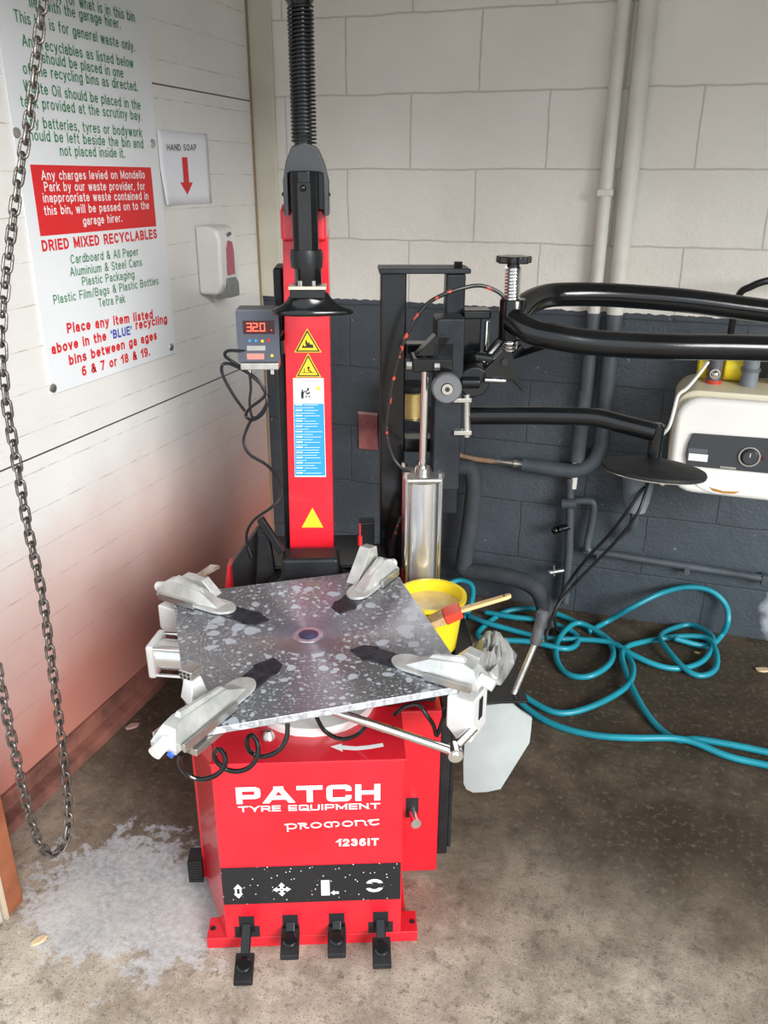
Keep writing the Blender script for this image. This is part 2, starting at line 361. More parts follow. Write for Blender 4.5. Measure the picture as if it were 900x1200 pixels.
def _arc(cx, cy, rx, ry, a0, a1, n=9): return [(cx+rx*math.cos(math.radians(a0+(a1-a0)*i/n)), cy+ry*math.sin(math.radians(a0+(a1-a0)*i/n))) for i in range(n+1)]
_A = _arc
_o = lambda w=.5: _A(w/2, .35, w/2, .35, 90, 450, 16)
_bowl = lambda: _A(.25, .35, .25, .35, 90, 450, 16)
GL = {
 ' ': (.22, []),
 'A': (.72, [[(0, 0), (.36, 1)], [(.72, 0), (.36, 1)], [(.13, .33), (.59, .33)]]),
 'B': (.58, [[(0, 0), (0, 1)], [(0, 1), (.3, 1)]+_A(.3, .76, .24, .24, 90, -90)+[(0, .52)], [(0, .52), (.3, .52)]+_A(.3, .26, .28, .26, 90, -90)+[(0, 0)]]),
 'C': (.66, [_A(.34, .5, .34, .5, 45, 315, 16)]),
 'D': (.62, [[(0, 0), (0, 1)], [(0, 1), (.22, 1)]+_A(.22, .5, .40, .5, 90, -90, 12)+[(0, 0)]]),
 'E': (.52, [[(0, 0), (0, 1)], [(0, 1), (.52, 1)], [(0, .52), (.48, .52)], [(0, 0), (.52, 0)]]),
 'F': (.50, [[(0, 0), (0, 1)], [(0, 1), (.50, 1)], [(0, .52), (.44, .52)]]),
 'G': (.70, [_A(.35, .5, .35, .5, 45, 335, 16)+[(.68, .42)], [(.40, .44), (.70, .44)], [(.70, .44), (.70, 0)]]),
 'H': (.62, [[(0, 0), (0, 1)], [(.62, 0), (.62, 1)], [(0, .52), (.62, .52)]]),
 'I': (.0, [[(0, 0), (0, 1)]]),
 'J': (.4, [[(.4, 1), (.4, .2)]+_A(.2, .2, .2, .2, 0, -180)]),
 'K': (.6, [[(0, 0), (0, 1)], [(.58, 1), (0, .38)], [(.2, .56), (.62, 0)]]),
 'L': (.46, [[(0, 1), (0, 0)], [(0, 0), (.46, 0)]]),
 'M': (.78, [[(0, 0), (0, 1)], [(0, 1), (.39, .12)], [(.39, .12), (.78, 1)], [(.78, 1), (.78, 0)]]),
 'N': (.62, [[(0, 0), (0, 1)], [(0, 1), (.62, 0)], [(.62, 0), (.62, 1)]]),
 'O': (.72, [_A(.36, .5, .36, .5, 90, 450, 20)]),
 'P': (.56, [[(0, 0), (0, 1)], [(0, 1), (.28, 1)]+_A(.28, .73, .28, .27, 90, -90)+[(0, .46)]]),
 'Q': (.72, [_A(.36, .5, .36, .5, 90, 450, 20), [(.42, .28), (.70, -.02)]]),
 'R': (.58, [[(0, 0), (0, 1)], [(0, 1), (.30, 1)]+_A(.30, .74, .27, .26, 90, -90)+[(0, .48)], [(.30, .48), (.58, 0)]]),
 'S': (.56, [_A(.28, .75, .26, .25, 30, 180, 8)+_A(.28, .75, .26, .25, 180, 265, 3)+_A(.28, .25, .28, .25, 85, 0, 4)+_A(.28, .25, .28, .25, 0, -155, 8)]),
 'T': (.60, [[(0, 1), (.60, 1)], [(.30, 1), (.30, 0)]]),
 'U': (.60, [[(0, 1), (0, .3)]+_A(.30, .3, .30, .3, 180, 360, 10)+[(.60, 1)]]),
 'V': (.66, [[(0, 1), (.33, 0)], [(.66, 1), (.33, 0)]]),
 'W': (.92, [[(0, 1), (.23, 0)], [(.23, 0), (.46, 1)], [(.46, 1), (.69, 0)], [(.69, 0), (.92, 1)]]),
 'X': (.62, [[(0, 0), (.60, 1)], [(.02, 1), (.62, 0)]]),
 'Y': (.64, [[(0, 1), (.32, .45)], [(.64, 1), (.32, .45)], [(.32, .45), (.32, 0)]]),
 'a': (.46, [[(.03, .52)]+_A(.23, .50, .20, .20, 155, 0, 6)+[(.43, 0)], _A(.22, .19, .22, .19, 70, 290, 12)]),
 'b': (.50, [[(0, 0), (0, 1)], _bowl()]),
 'c': (.44, [_A(.25, .35, .25, .35, 45, 315, 14)]),
 'd': (.50, [[(.50, 0), (.50, 1)], _bowl()]),
 'e': (.50, [[(.02, .37), (.50, .37)], _A(.25, .35, .25, .35, 4, 318, 16)]),
 'f': (.26, [[(.09, 0), (.09, .8)]+_A(.26, .80, .17, .20, 180, 95, 5), [(0, .68), (.27, .68)]]),
 'g': (.50, [[(.50, .70), (.50, -.08)]+_A(.26, -.08, .24, .20, 0, -155, 9), _bowl()]),
 'h': (.46, [[(0, 0), (0, 1)], [(0, .4)]+_A(.23, .46, .23, .24, 180, 0, 8)+[(.46, 0)]]),
 'i': (.0, [[(0, 0), (0, .64)], [(0, .95), (0, .99)]]),
 'j': (.1, [[(.1, .70), (.1, -.12)]+_A(-.02, -.12, .12, .12, 0, -90, 4), [(.1, .90), (.1, 1)]]),
 'k': (.44, [[(0, 0), (0, 1)], [(.42, .70), (0, .28)], [(.15, .42), (.46, 0)]]),
 'l': (.0, [[(0, 0), (0, 1)]]),
 'm': (.76, [[(0, 0), (0, .70)], [(0, .4)]+_A(.19, .48, .19, .22, 180, 0, 8)+[(.38, 0)], [(.38, .4)]+_A(.57, .48, .19, .22, 180, 0, 8)+[(.76, 0)]]),
 'n': (.46, [[(0, 0), (0, .70)], [(0, .4)]+_A(.23, .46, .23, .24, 180, 0, 8)+[(.46, 0)]]),
 'o': (.52, [_A(.26, .35, .26, .35, 90, 450, 16)]),
 'p': (.50, [[(0, -.28), (0, .70)], _bowl()]),
 'q': (.50, [[(.50, -.28), (.50, .70)], _bowl()]),
 'r': (.26, [[(0, 0), (0, .70)], [(0, .42)]+_A(.22, .44, .22, .26, 180, 80, 6)]),
 's': (.42, [_A(.21, .525, .19, .175, 30, 265, 10)+_A(.21, .175, .21, .175, 85, -155, 10)]),
 't': (.26, [[(.09, .92), (.09, .16)]+_A(.25, .16, .16, .16, 180, 280, 5), [(0, .68), (.26, .68)]]),
 'u': (.46, [[(0, .70), (0, .24)]+_A(.23, .24, .23, .24, 180, 360, 8)+[(.46, .28)], [(.46, .70), (.46, 0)]]),
 'v': (.46, [[(0, .70), (.23, 0)], [(.46, .70), (.23, 0)]]),
 'w': (.70, [[(0, .70), (.175, 0)], [(.175, 0), (.35, .70)], [(.35, .70), (.525, 0)], [(.525, 0), (.70, .70)]]),
 'x': (.44, [[(0, 0), (.44, .70)], [(0, .70), (.44, 0)]]),
 'y': (.46, [[(0, .70), (.23, .03)], [(.46, .70), (.18, -.18), (.04, -.27)]]),
 'z': (.42, [[(0, .70), (.42, .70)], [(.42, .70), (0, 0)], [(0, 0), (.42, 0)]]),
 '1': (.26, [[(.02, .72), (.26, 1)], [(.26, 1), (.26, 0)]]),
 '2': (.52, [_A(.26, .73, .25, .27, 165, -30, 10)+[(0, 0)], [(0, 0), (.52, 0)]]),
 '3': (.52, [_A(.25, .76, .23, .24, 150, -90, 10), _A(.25, .27, .27, .26, 90, -155, 10)]),
 '6': (.52, [_A(.26, .30, .26, .30, 90, 450, 16), [(.01, .30)]+_A(.30, .58, .29, .42, 185, 60, 7)]),
 '7': (.50, [[(0, 1), (.50, 1)], [(.50, 1), (.16, 0)]]),
 '8': (.52, [_A(.26, .77, .22, .23, 90, 450, 14), _A(.26, .27, .26, .27, 90, 450, 14)]),
 '9': (.52, [_A(.26, .70, .26, .30, 90, 450, 16), [(.51, .70)]+_A(.22, .42, .29, .42, 5, -120, 7)]),
 '&': (.66, [[(.66, 0), (.16, .68)]+_A(.30, .80, .17, .20, 210, -30, 9)+[(.10, .36)]+_A(.25, .24, .24, .24, 150, 330, 8)+[(.60, .44)]]),
 '.': (.04, [[(.02, 0), (.02, .07)]]), ',': (.04, [[(.03, .07), (-.02, -.14)]]), "'": (.0, [[(0, .78), (0, 1)]]), '/': (.3, [[(0, -.05), (.3, 1.02)]]),
}
# wide squared capitals, used for the machine's name
def _sq(x0, y0, x1, y1, r): return [(x0, y0+r)] 
WIDE = {
 'P': (1.1, [[(0, 0), (0, 1)], [(0, 1), (.95, 1), (1.08, .93), (1.1, .85), (1.1, .52), (1.08, .44), (.95, .38), (0, .38)]]),
 'A': (1.35, [[(0, 0), (.60, 1)], [(1.35, 0), (.75, 1)], [(.55, 1), (.80, 1)], [(.25, .27), (1.10, .27)]]),
 'T': (1.2, [[(0, 1), (1.2, 1)], [(.6, 1), (.6, 0)]]),
 'C': (1.15, [[(1.15, .84), (1.15, .86), (1.1, .95), (1.0, 1), (.15, 1), (.04, .95), (0, .85), (0, .15), (.04, .05), (.15, 0), (1.0, 0), (1.1, .05), (1.15, .14), (1.15, .16)]]),
 'H': (1.15, [[(0, 0), (0, 1)], [(1.15, 0), (1.15, 1)], [(0, .5), (1.15, .5)]]),
 'Y': (1.1, [[(0, 1), (.55, .45)], [(1.1, 1), (.55, .45)], [(.55, .45), (.55, 0)]]),
 'R': (1.05, [[(0, 0), (0, 1)], [(0, 1), (.92, 1), (1.05, .9), (1.05, .55), (.92, .43), (0, .43)], [(.72, .43), (1.05, 0)]]),
 'E': (1.0, [[(0, 0), (0, 1)], [(0, 1), (1, 1)], [(0, .5), (.95, .5)], [(0, 0), (1, 0)]]),
 'Q': (1.15, [[(.15, 1), (1.0, 1), (1.11, .95), (1.15, .85), (1.15, .15), (1.11, .05), (1.0, 0), (.15, 0), (.04, .05), (0, .15), (0, .85), (.04, .95), (.15, 1)], [(.7, .3), (1.2, -.08)]]),
 'U': (1.1, [[(0, 1), (0, .15), (.04, .05), (.15, 0), (.95, 0), (1.06, .05), (1.1, .15), (1.1, 1)]]),
 'I': (.0, [[(0, 0), (0, 1)]]),
 'M': (1.35, [[(0, 0), (0, 1)], [(0, 1), (.675, .2)], [(.675, .2), (1.35, 1)], [(1.35, 1), (1.35, 0)]]),
 'N': (1.1, [[(0, 0), (0, 1)], [(0, 1), (1.1, 0)], [(1.1, 0), (1.1, 1)]]),
 ' ': (.35, []),
}
UNC = dict(GL); UNC.update({
 'r': (.50, [[(.04, -.05), (.04, .70)], [(-.1, .70), (.12, .72)]+_A(.22, .56, .20, .15, 80, -90, 6)+[(.08, .40)], [(.24, .40), (.36, .08), (.54, 0)]]),
 'm': (.96, [_A(.27, .36, .27, .34, 70, 250, 10)+[(.30, 0)], [(.46, .02), (.46, .50)], _A(.27, .46, .19, .24, 95, 0, 5), [(.46, .44)]+_A(.66, .44, .20, .26, 180, 90, 5)+_A(.68, .36, .27, .34, 85, -70, 9)]),
 'n': (.62, [[(0, 0), (0, .70)], [(-.08, .66), (.32, .70)]+_A(.32, .40, .28, .30, 90, 0, 6)+[(.60, .10), (.68, 0)]]),
 'o': (.64, [_A(.32, .35, .32, .36, 90, 450, 16)]),
 't': (.60, [[(-.05, .60), (.08, .72), (.62, .72)], [(.30, .72)]+_A(.34, .30, .28, .30, 160, 300, 8)+[(.62, .12)]]),
 'p': (.62, [[(.04, -.34), (.04, .70)], [(-.1, .66), (.32, .72)]+_A(.32, .36, .30, .35, 80, -110, 10)+[(.10, .04)]]),
})
def text_into(mb, s, a, b, h, mx, wt=.12, z=0, font=None, gap=.20, wy=None):
    """flat stroke lettering, its baseline from a to b (2-D), capital height h, stroke weight wt*h, mapped by mx onto its surface"""
    font = font or GL
    a, b = V((*a, 0)), V((*b, 0)); d = b-a; e = d.normalized(); pn = V((-e.y, e.x, 0))
    tot = sum(font[c][0] for c in s)+(gap+wt)*(len(s)-1)
    wx_ = wt*h; wy_ = (wy or wt)*h
    sx = (d.length-wx_)/max(tot, .001); x = 0; zz = 0
    for ch_ in s:
        w, st = font[ch_]
        for stroke in st:
            zz += 1
            P = [V((wx_/2+(x+p[0])*sx, wy_/2+p[1]*(h-wy_))) for p in stroke]
            clean = [P[0]]
            for p in P[1:]:
                if (p-clean[-1]).length > h*.01: clean.append(p)
            P = clean; n_ = len(P)
            if n_ < 2: continue
            closed = (P[0]-P[-1]).length < h*.06 and n_ > 6
            if closed: P = P[:-1]; n_ -= 1
            L_, R_ = [], []
            for i in range(n_):
                p0 = P[i-1] if (i or closed) else P[i]; p1 = P[(i+1) % n_] if (i < n_-1 or closed) else P[i]
                t0 = (P[i]-p0) if (P[i]-p0).length > 0 else (p1-P[i]); t1 = (p1-P[i]) if (p1-P[i]).length > 0 else t0
                t0 = t0.normalized(); t1 = t1.normalized(); m_ = (t0+t1)
                m_ = m_.normalized() if m_.length > .1 else t0
                k_ = min(1/max(m_.dot(t1), .3), 1.6)
                q = P[i].copy()
                if not closed and i == 0: q -= V((t1.x*wx_/2, t1.y*wy_/2))
                if not closed and i == n_-1: q += V((t0.x*wx_/2, t0.y*wy_/2))
                off = V((-m_.y*wx_/2*k_, m_.x*wy_/2*k_))
                pl_, pr_ = q+off, q-off
                if not closed and i in (0, n_-1):
                    tt_ = t1 if i == 0 else t0
                    if abs(tt_.x) > .12 and abs(tt_.y) > .45 and n_ == 2:      # slanted stems end level
                        yy_ = P[i].y+(wy_/2 if (tt_.y > 0) == (i == n_-1) else -wy_/2)
                        pl_ = pl_+tt_*((yy_-pl_.y)/tt_.y); pr_ = pr_+tt_*((yy_-pr_.y)/tt_.y)
                L_.append(pl_); R_.append(pr_)
            def put(p): return mb.bm.verts.new(mx @ (a+e*p.x+pn*p.y+V((0, 0, z+(zz % 4)*.00004))))
            l = [put(p) for p in L_]; r = [put(p) for p in R_]
            for i in range(n_ if closed else n_-1):
                j = (i+1) % n_; mb.bm.faces.new((r[i], r[j], l[j], l[i]))
        x += w+gap+wt
def flat(mb, pts, mx, z=0):
    vs = [mb.bm.verts.new(mx @ V((x, y, z))) for x, y in pts]; mb.bm.faces.new(vs); return mb

INW = mottled('dim_inner_paint', (.42, .40, .36), (.52, .49, .45), 3, .7)
LX, BY, RX, CZ = -1.427, 2.83, 4.6, 2.75
# ------------------------------------------------------------------ the room
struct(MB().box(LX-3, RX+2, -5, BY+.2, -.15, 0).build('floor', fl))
struct(MB().box(LX-.2, RX+.2, BY, BY+.2, 0, CZ).build('wall_back', bw))
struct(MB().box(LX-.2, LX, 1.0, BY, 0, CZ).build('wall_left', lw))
struct(MB().box(RX, RX+.2, 1.0, BY, 0, CZ).build('wall_right', INW))
struct(MB().box(LX-.2, RX+.2, .8, BY+.2, CZ, CZ+.15).build('ceiling', INW))
struct(MB().box(LX-3, RX+2, .85, 1.0, 2.15, 3.4).box(LX-3, -1.21, .85, 1.0, 0, 2.15).build('wall_front_unseen', INW))  # unseen front wall, its lintel set low to hold skylight off the floor
# pale corner post between board wall and block wall
o = MB().box(LX, LX+.085, BY-.018, BY, 1.104, CZ).build('trim_1', mottled('corner_post_paint', (.56, .52, .42), (.66, .62, .52), 4, .5, 0, .1), bevel=.004); struct(o)
o = MB().box(LX, LX+.006, BY-.025, BY-.018, 0, CZ).build('trim_2', mat('corner_gap_sealant', (.30, .22, .13), .8)); struct(o)
# stained kerb along the board wall
o = MB().prism([(LX, .9, 0), (LX, .9, .075), (LX+.012, .9, .075), (LX+.016, .9, .035), (LX+.05, .9, .028), (LX+.055, .9, 0)], (0, BY-.9, 0)).build('baseboard_left', KERB, bevel=.003); struct(o)

# door post lower left
t = thing('door_post', 'rust-brown steel door post standing at the lower left edge', 'post', (-1.30, 1.035, 0))
MB().box(-.11, .095, -.024, .024, 0, 2.7).build('post_body', RUST, t, bevel=.003)
MB().box(-.11, .099, -.030, -.0245, 0, 2.7).build('edge_strip', mottled('pale_edge_paint', (.45, .36, .26), (.55, .45, .33), 9), t)

# ------------------------------------------------------------------ hanging chain
path = spline([W(x, y, 0, -1.10) for x, y in ((52, -22), (50, 0), (36, 125), (22, 210), (10, 300), (2, 380), (6, 460), (20, 545), (33, 620), (50, 700), (62, 790), (72, 865), (79, 930), (80, 965), (75, 990), (60, 1002), (46, 988), (36, 960), (25, 915), (13, 862), (2, 810), (-12, 740))], 40)
seg = [0]
for a, b in zip(path, path[1:]): seg.append(seg[-1]+(b-a).length)
def along(s):
    import bisect
    i = max(1, min(bisect.bisect(seg, s), len(path)-1)); f = (s-seg[i-1])/max(seg[i]-seg[i-1], 1e-9)
    return path[i-1].lerp(path[i], f)
ch = thing('lifting_chain', 'long steel link chain hanging in a loop in front of the white board wall', 'chain', along(0))
def link_mesh():
    mb = MB(); L, w, r = .0122, .0078, .0029; pts = []
    for i in range(7): a = -PI/2+PI*i/6; pts.append((L-.002+w*math.cos(a)*.95, w*math.sin(a), 0))
    for i in range(7): a = PI/2+PI*i/6; pts.append((-L+.002+w*math.cos(a)*.95, w*math.sin(a), 0))
    return mb.tube(pts, r, 8, closed=True)
PITCHL = .0255
proto = None; s_ = 0; i = 0; base = along(0)
while s_+PITCHL < seg[-1]:
    a, b = along(s_), along(s_+PITCHL); d = (b-a).normalized(); c = (a+b)/2
    side = V((1, 0, 0)) if abs(d.x) < .9 else V((0, 1, 0))
    y = side.cross(d).normalized(); z = d.cross(y)
    ang = (PI/4 if i % 2 else -PI/4)+random.uniform(-.12, .12)+.5
    R3 = Matrix((d, y, z)).transposed().to_4x4() @ Matrix.Rotation(ang, 4, 'X')
    if proto is None: o = proto = link_mesh().build('chain_link', CHAIN, ch)
    else: o = proto.copy(); COL.objects.link(o); o.parent = ch
    o.matrix_local = Matrix.Translation(c-base) @ R3
    s_ += PITCHL; i += 1

# ------------------------------------------------------------------ wall sign
SX = LX
wallM = Matrix(((0, 0, 1, SX), (1, 0, 0, 0), (0, 1, 0, 0), (0, 0, 0, 1)))   # (u, v, w) -> (wall + w, y=u, z=v)
def LW(x, y): q = W(x, y, 0, SX+.006); return (q.y, q.z)
sg = thing('recycling_sign', 'large white waste sign with green and red lettering screwed to the board wall', 'sign', (SX, 1.925, 1.01))
def shift(mb):
    for v in mb.bm.verts: v.co -= V((SX, 1.925, 1.01))
    return mb
mb = MB().box(SX+.0005, SX+.005, 1.641, 2.212, 1.005, 2.12); shift(mb).build('sign_board', SIGNM, sg, bevel=.001)
def c1(x, y): return LW(x/3, y/3)
def c2_(x, y): return LW(x/3, 250+y/3)
def lines(name, m_, rows, bold, parent, shape=None):
    for (s, f, a, b, h) in rows:
        mb = MB(); text_into(mb, s, f(*a), f(*b), h, wallM, bold, .0062); shift(mb).build(name, m_, parent)
G = [("Responsibility for what is in this bin", c1, (30, -40), (475, 78), .024), ("lies with the garage hirer.", c1, (105, 25), (425, 103), .024),
     ("This bin is for general waste only.", c1, (52, 75), (475, 182), .024), ("Any recyclables as listed below", c1, (80, 162), (470, 240), .024),
     ("should be placed in one", c1, (150, 222), (435, 275), .024), ("of the recycling bins as directed.", c1, (83, 260), (485, 322), .024),
     ("Waste Oil should be placed in the", c1, (85, 322), (495, 387), .024), ("tank provided at the scrutiny bay.", c1, (75, 375), (500, 425), .024),
     ("Any batteries, tyres or bodywork", c1, (85, 445), (500, 483), .024), ("should be left beside the bin and", c1, (88, 492), (505, 522), .024),
     ("not placed inside it.", c1, (213, 548), (440, 555), .024),
     ("Cardboard & All Paper", c2_, (250, 178), (487, 148), .022), ("Aluminium & Steel Cans", c2_, (248, 222), (500, 185), .022),
     ("Plastic Packaging", c2_, (290, 255), (473, 228), .022), ("Plastic Film/Bags & Plastic Bottles", c2_, (190, 320), (558, 250), .022), ("Tetra Pak", c2_, (348, 330), (440, 313), .022)]
lines('green_lettering', GREEN, G, .125, sg)
Rr = [("DRIED MIXED RECYCLABLES", c2_, (150, 135), (553, 88), .026), ("Place any item listed", c2_, (237, 423), (538, 370), .026),
      ("above in the", c2_, (183, 497), (375, 447), .026), ("recycling", c2_, (478, 410), (588, 385), .026),
      ("bins between ga ages", c2_, (245, 535), (552, 443), .026), ("6 & 7 or 18 & 19.", c2_, (290, 573), (528, 500), .026)]
lines('red_lettering', REDP, Rr, .21, sg)
lines('blue_lettering', BLUEP, [("'BLUE'", c2_, (392, 443), (465, 425), .024)], .20, sg)
q = [c1(105, 580), c1(530, 587), c1(550, 793), c1(145, 833)]
y0 = (q[0][0]+q[3][0])/2; y1 = (q[1][0]+q[2][0])/2; z1 = (q[0][1]+q[1][1])/2; z0 = (q[2][1]+q[3][1])/2
rb = shift(MB().box(SX+.005, SX+.0058, y0, y1, z0, z1)).build('red_notice_panel', REDP, sg)
lines('white_lettering', WHITE, [("Any charges levied on Mondello", c1, (147, 633), (510, 628), .021), ("Park by our waste provider, for", c1, (157, 673), (510, 668), .021),
      ("inappropriate waste contained in", c1, (153, 712), (522, 702), .021), ("this bin, will be passed on to the", c1, (157, 757), (525, 735), .021), ("garage hirer.", c1, (293, 792), (430, 780), .021)], .145, rb)
for (x, y) in ((60, 467), (538, 505), (188, 1365), (603, 1220)):
    u, v = c1(x, y)
    mx = wallM @ Matrix.Translation((u, v, .005))
    shift(MB().lathe([(0, .004), (.006, .0035), (.011, .002), (.012, 0), (0, 0)], mx, 20)).build('screw_washer', STEEL, sg)

# soap paper
pp = thing('hand_soap_notice', 'white paper notice reading HAND SOAP with a red arrow taped to the board wall', 'notice', (SX, 2.36, 1.44))
def shp(mb):
    for v in mb.bm.verts: v.co -= V((SX, 2.36, 1.44))
    return mb
pa = [LW(184, 151), LW(243, 157), LW(246, 238), LW(192, 241)]
mb = MB(); nx, nz = 12, 6
g = [[mb.bm.verts.new(wallM @ V((pa[0][0]+.004+(pa[1][0]-pa[0][0])*i/nx, pa[3][1]+(pa[0][1]-pa[3][1])*j/nz, .003+.010*max(0, 1-i/3)*max(0, 1-j/3)))) for j in range(nz+1)] for i in range(nx+1)]
for i in range(nx):
    for j in range(nz): mb.bm.faces.new((g[i][j], g[i+1][j], g[i+1][j+1], g[i][j+1]))
o = shp(mb).build('paper_sheet', PAPER, pp); so = o.modifiers.new('s', 'SOLIDIFY'); so.thickness = .0004
mb = MB(); text_into(mb, 'HAND SOAP', c1(590, 530), c1(693, 530), .018, wallM, .15, .0042); shp(mb).build('black_lettering', BLKP, pp)
u, v0 = c1(651, 553); v1 = c1(655, 685)[1]
mb = MB(); flat(mb, [(u-.015, v0), (u+.015, v0), (u+.015, v1+.035), (u+.036, v1+.035), (u, v1), (u-.036, v1+.035), (u-.015, v1+.035)], wallM, .0042); shp(mb).build('red_arrow', REDP, pp)

# soap dispenser
sd = thing('soap_dispenser', 'white wall soap dispenser with a dark pink window below the paper notice', 'dispenser', (SX, 2.44, 1.16))
mb = MB(); prof = [(0, .0), (.065, .0), (.085, .03), (.088, .17), (.078, .20), (.05, .21), (0, .21)]
mb.prism([(x, 0-.060, z) for x, z in prof], (0, .120, 0)); mb.build('dispenser_body', PLW, sd, bevel=.012, seg=4)
MB().prism([(.0875, -.022, .06), (.0875, .022, .06), (.0875, .022, .13), (.0875, .014, .16), (.0875, -.010, .165), (.0875, -.022, .14)], (.004, 0, 0)).build('soap_window', PINKW, sd, bevel=.001)
MB().prism([(.045, -.03, -.016), (.098, -.03, -.008), (.098, -.03, .035), (.086, -.03, .052), (.045, -.03, .01)], (0, .062, 0)).build('push_lever', mottled('grey_lever', (.16, .17, .17), (.22, .23, .23), 9), sd, bevel=.003)
MB().cyl((.086, 0, .185), (.0905, 0, .18), .009).build('lock_button', GREY, sd)

# ------------------------------------------------------------------ back wall pipes
def WB(x, y, yy=2.79): return W(x, y, 1, yy)
def pipe(name, pts, r, m_, label, cat='pipe', n_=6, clips=(), col=None, group=None):
    P = [V(p) for p in pts]
    t = thing(name, label, cat, P[-1], group=group)
    Q = spline(P, n_) if n_ > 1 else P
    MB().tube([p-P[-1] for p in Q], r, 16).build('pipe_run', m_, t, sharp=50)
    return t
xa = (WB(734, 0).x+WB(700, 330).x)/2; xa = -.205
t = thing('wall_pipe', 'thinner left one of two vertical pipes, cream above and blue-grey below', 'pipe', (-.222, 2.80, .60))
MB().cyl((0, 0, .506), (0, 0, 2.14), .020).build('upper_run', PIPEW, t)
MB().cyl((0, 0, .12), (0, 0, .506), .022).build('lower_run', PIPED, t)
MB().cyl((-.008, -.005, .0), (-.002, -.0, .25), .026, .024).build('foam_sleeve', mottled('foam_lagging', (.05, .06, .07), (.09, .10, .11), 12, .7), t)
MB().cyl((-.012, -.01, -.10), (-.010, -.006, 0), .012).build('bare_tail', PIPEW, t)
MB().box(-.024, .024, -.024, .02, .86, .88).build('pipe_clip', PIPEW, t, bevel=.003)
t = thing('wall_pipe', 'thicker right one of two vertical pipes, bending left below the black arm', 'pipe', (-.155, 2.795, .60))
MB().cyl((0, 0, .506), (0, 0, 2.14), .026).build('upper_run', PIPEW, t)
bend = spline([(0, 0, .506), (0, 0, .12), (0, 0, .06), (-.02, -.005, .005), (-.07, -.01, -.03), (-.14, -.01, -.035), (-.26, -.01, -.03)], 8)
MB().tube(bend, .026, 16).build('lower_run', PIPED, t)
MB().tube([(-.26, -.01, -.03), (-.29, -.01, -.03), (-.30, -.01, -.03), (-.36, -.01, -.03)], [.012, .016, .010, .010], 12).build('hose_tail', STEEL, t)
MB().tube(spline([(-.36, -.01, -.03), (-.44, -.012, -.028), (-.52, -.012, -.015)], 5), .009, 10).build('brown_tube', mottled('brown_tube', (.24, .15, .09), (.36, .24, .15), 30), t)
MB().box(-.030, .030, -.03, .03, .38, .40).build('pipe_clip', PIPEW, t, bevel=.003)

pipe('lagged_pipe', [WB(524, 548, 2.74), WB(545, 548, 2.74), WB(553, 553, 2.74), WB(555, 575, 2.74), WB(550, 620, 2.74), WB(544, 655, 2.74), WB(546, 668, 2.74), WB(575, 672, 2.72), WB(610, 680, 2.70), WB(630, 692, 2.68), WB(638, 712, 2.66), WB(640, 735, 2.64)], .031, mottled('dark_foam', (.028, .034, .040), (.045, .052, .06), 14, .75), 'thick dark lagged pipe curving down the wall behind the silver cylinder', n_=6)
t = thing('drain_pipework', 'small blue-grey pipe with valve and elbows above the wall ledge', 'pipe', (-.25, 2.80, .30))
def dp(x, y): return WB(x, y, 2.79)-V((-.25, 2.80, .30))
MB().tube([dp(668, 560), dp(668, 592), dp(667, 640), dp(662, 706)], .015, 12).build('riser', PIPED, t)
MB().tube(spline([dp(668, 588), dp(690, 587), dp(696, 592), dp(694, 610), dp(688, 638), dp(690, 645)], 5), .013, 12).build('branch', PIPED, t)
MB().cyl(dp(655, 617)+V((0, -.03, 0)), dp(668, 617), .013).sphere(dp(652, 618)+V((0, -.03, 0)), .014).build('valve_tap', BLK, t)
MB().cyl(dp(660, 588)+V((0, -.02, 0)), dp(676, 588)+V((0, -.02, 0)), .018).build('coupling', PIPED, t)
MB().cyl(dp(647, 668)+V((0, -.02, 0)), dp(662, 668), .008).sphere(dp(646, 668)+V((0, -.02, 0)), .010).cyl(dp(650, 672)+V((0, -.02, 0)), dp(650, 660)+V((0, -.02, 0)), .004).build('drain_cock', STEEL, t)
t = thing('ledge_conduit', 'painted horizontal conduit running low along the blue-grey block wall', 'conduit', (.0, 2.805, .24))
MB().tube([WB(684, 645, 2.80)-V((0, 2.805, .24)), WB(700, 647, 2.80)-V((0, 2.805, .24)), V((1.2, -.002, -.012))], .013, 12).build('conduit_run', PIPED, t)
for x in (-.13, .17, .42, .72): MB().box(x, x+.02, -.018, .02, -.012, .022).build('conduit_clip', PIPED, t, bevel=.003)
t = thing('drain_cup', 'grey tapered plastic drain cup on the wall under the black disc', 'cup', WB(744, 598, 2.735))
MB().lathe([(0, 0), (.036, 0), (.042, .03), (.044, .035), (.056, .15), (.060, .155), (.060, .162), (.052, .162), (.04, .04), (0, .035)], None, 28).build('cup_shell', mottled('mid_grey_plastic', (.16, .19, .22), (.22, .25, .28), 6, .45), t)
MB().tube(spline([(0, 0, .0), (0, .01, -.05), (-.01, .04, -.09), (-.03, .06, -.13)], 5), .014, 12).build('drain_tail', PIPED, t)
MB().cyl((0, .035, .10), (0, .094, .10), .012).build('wall_bracket', PIPED, t)

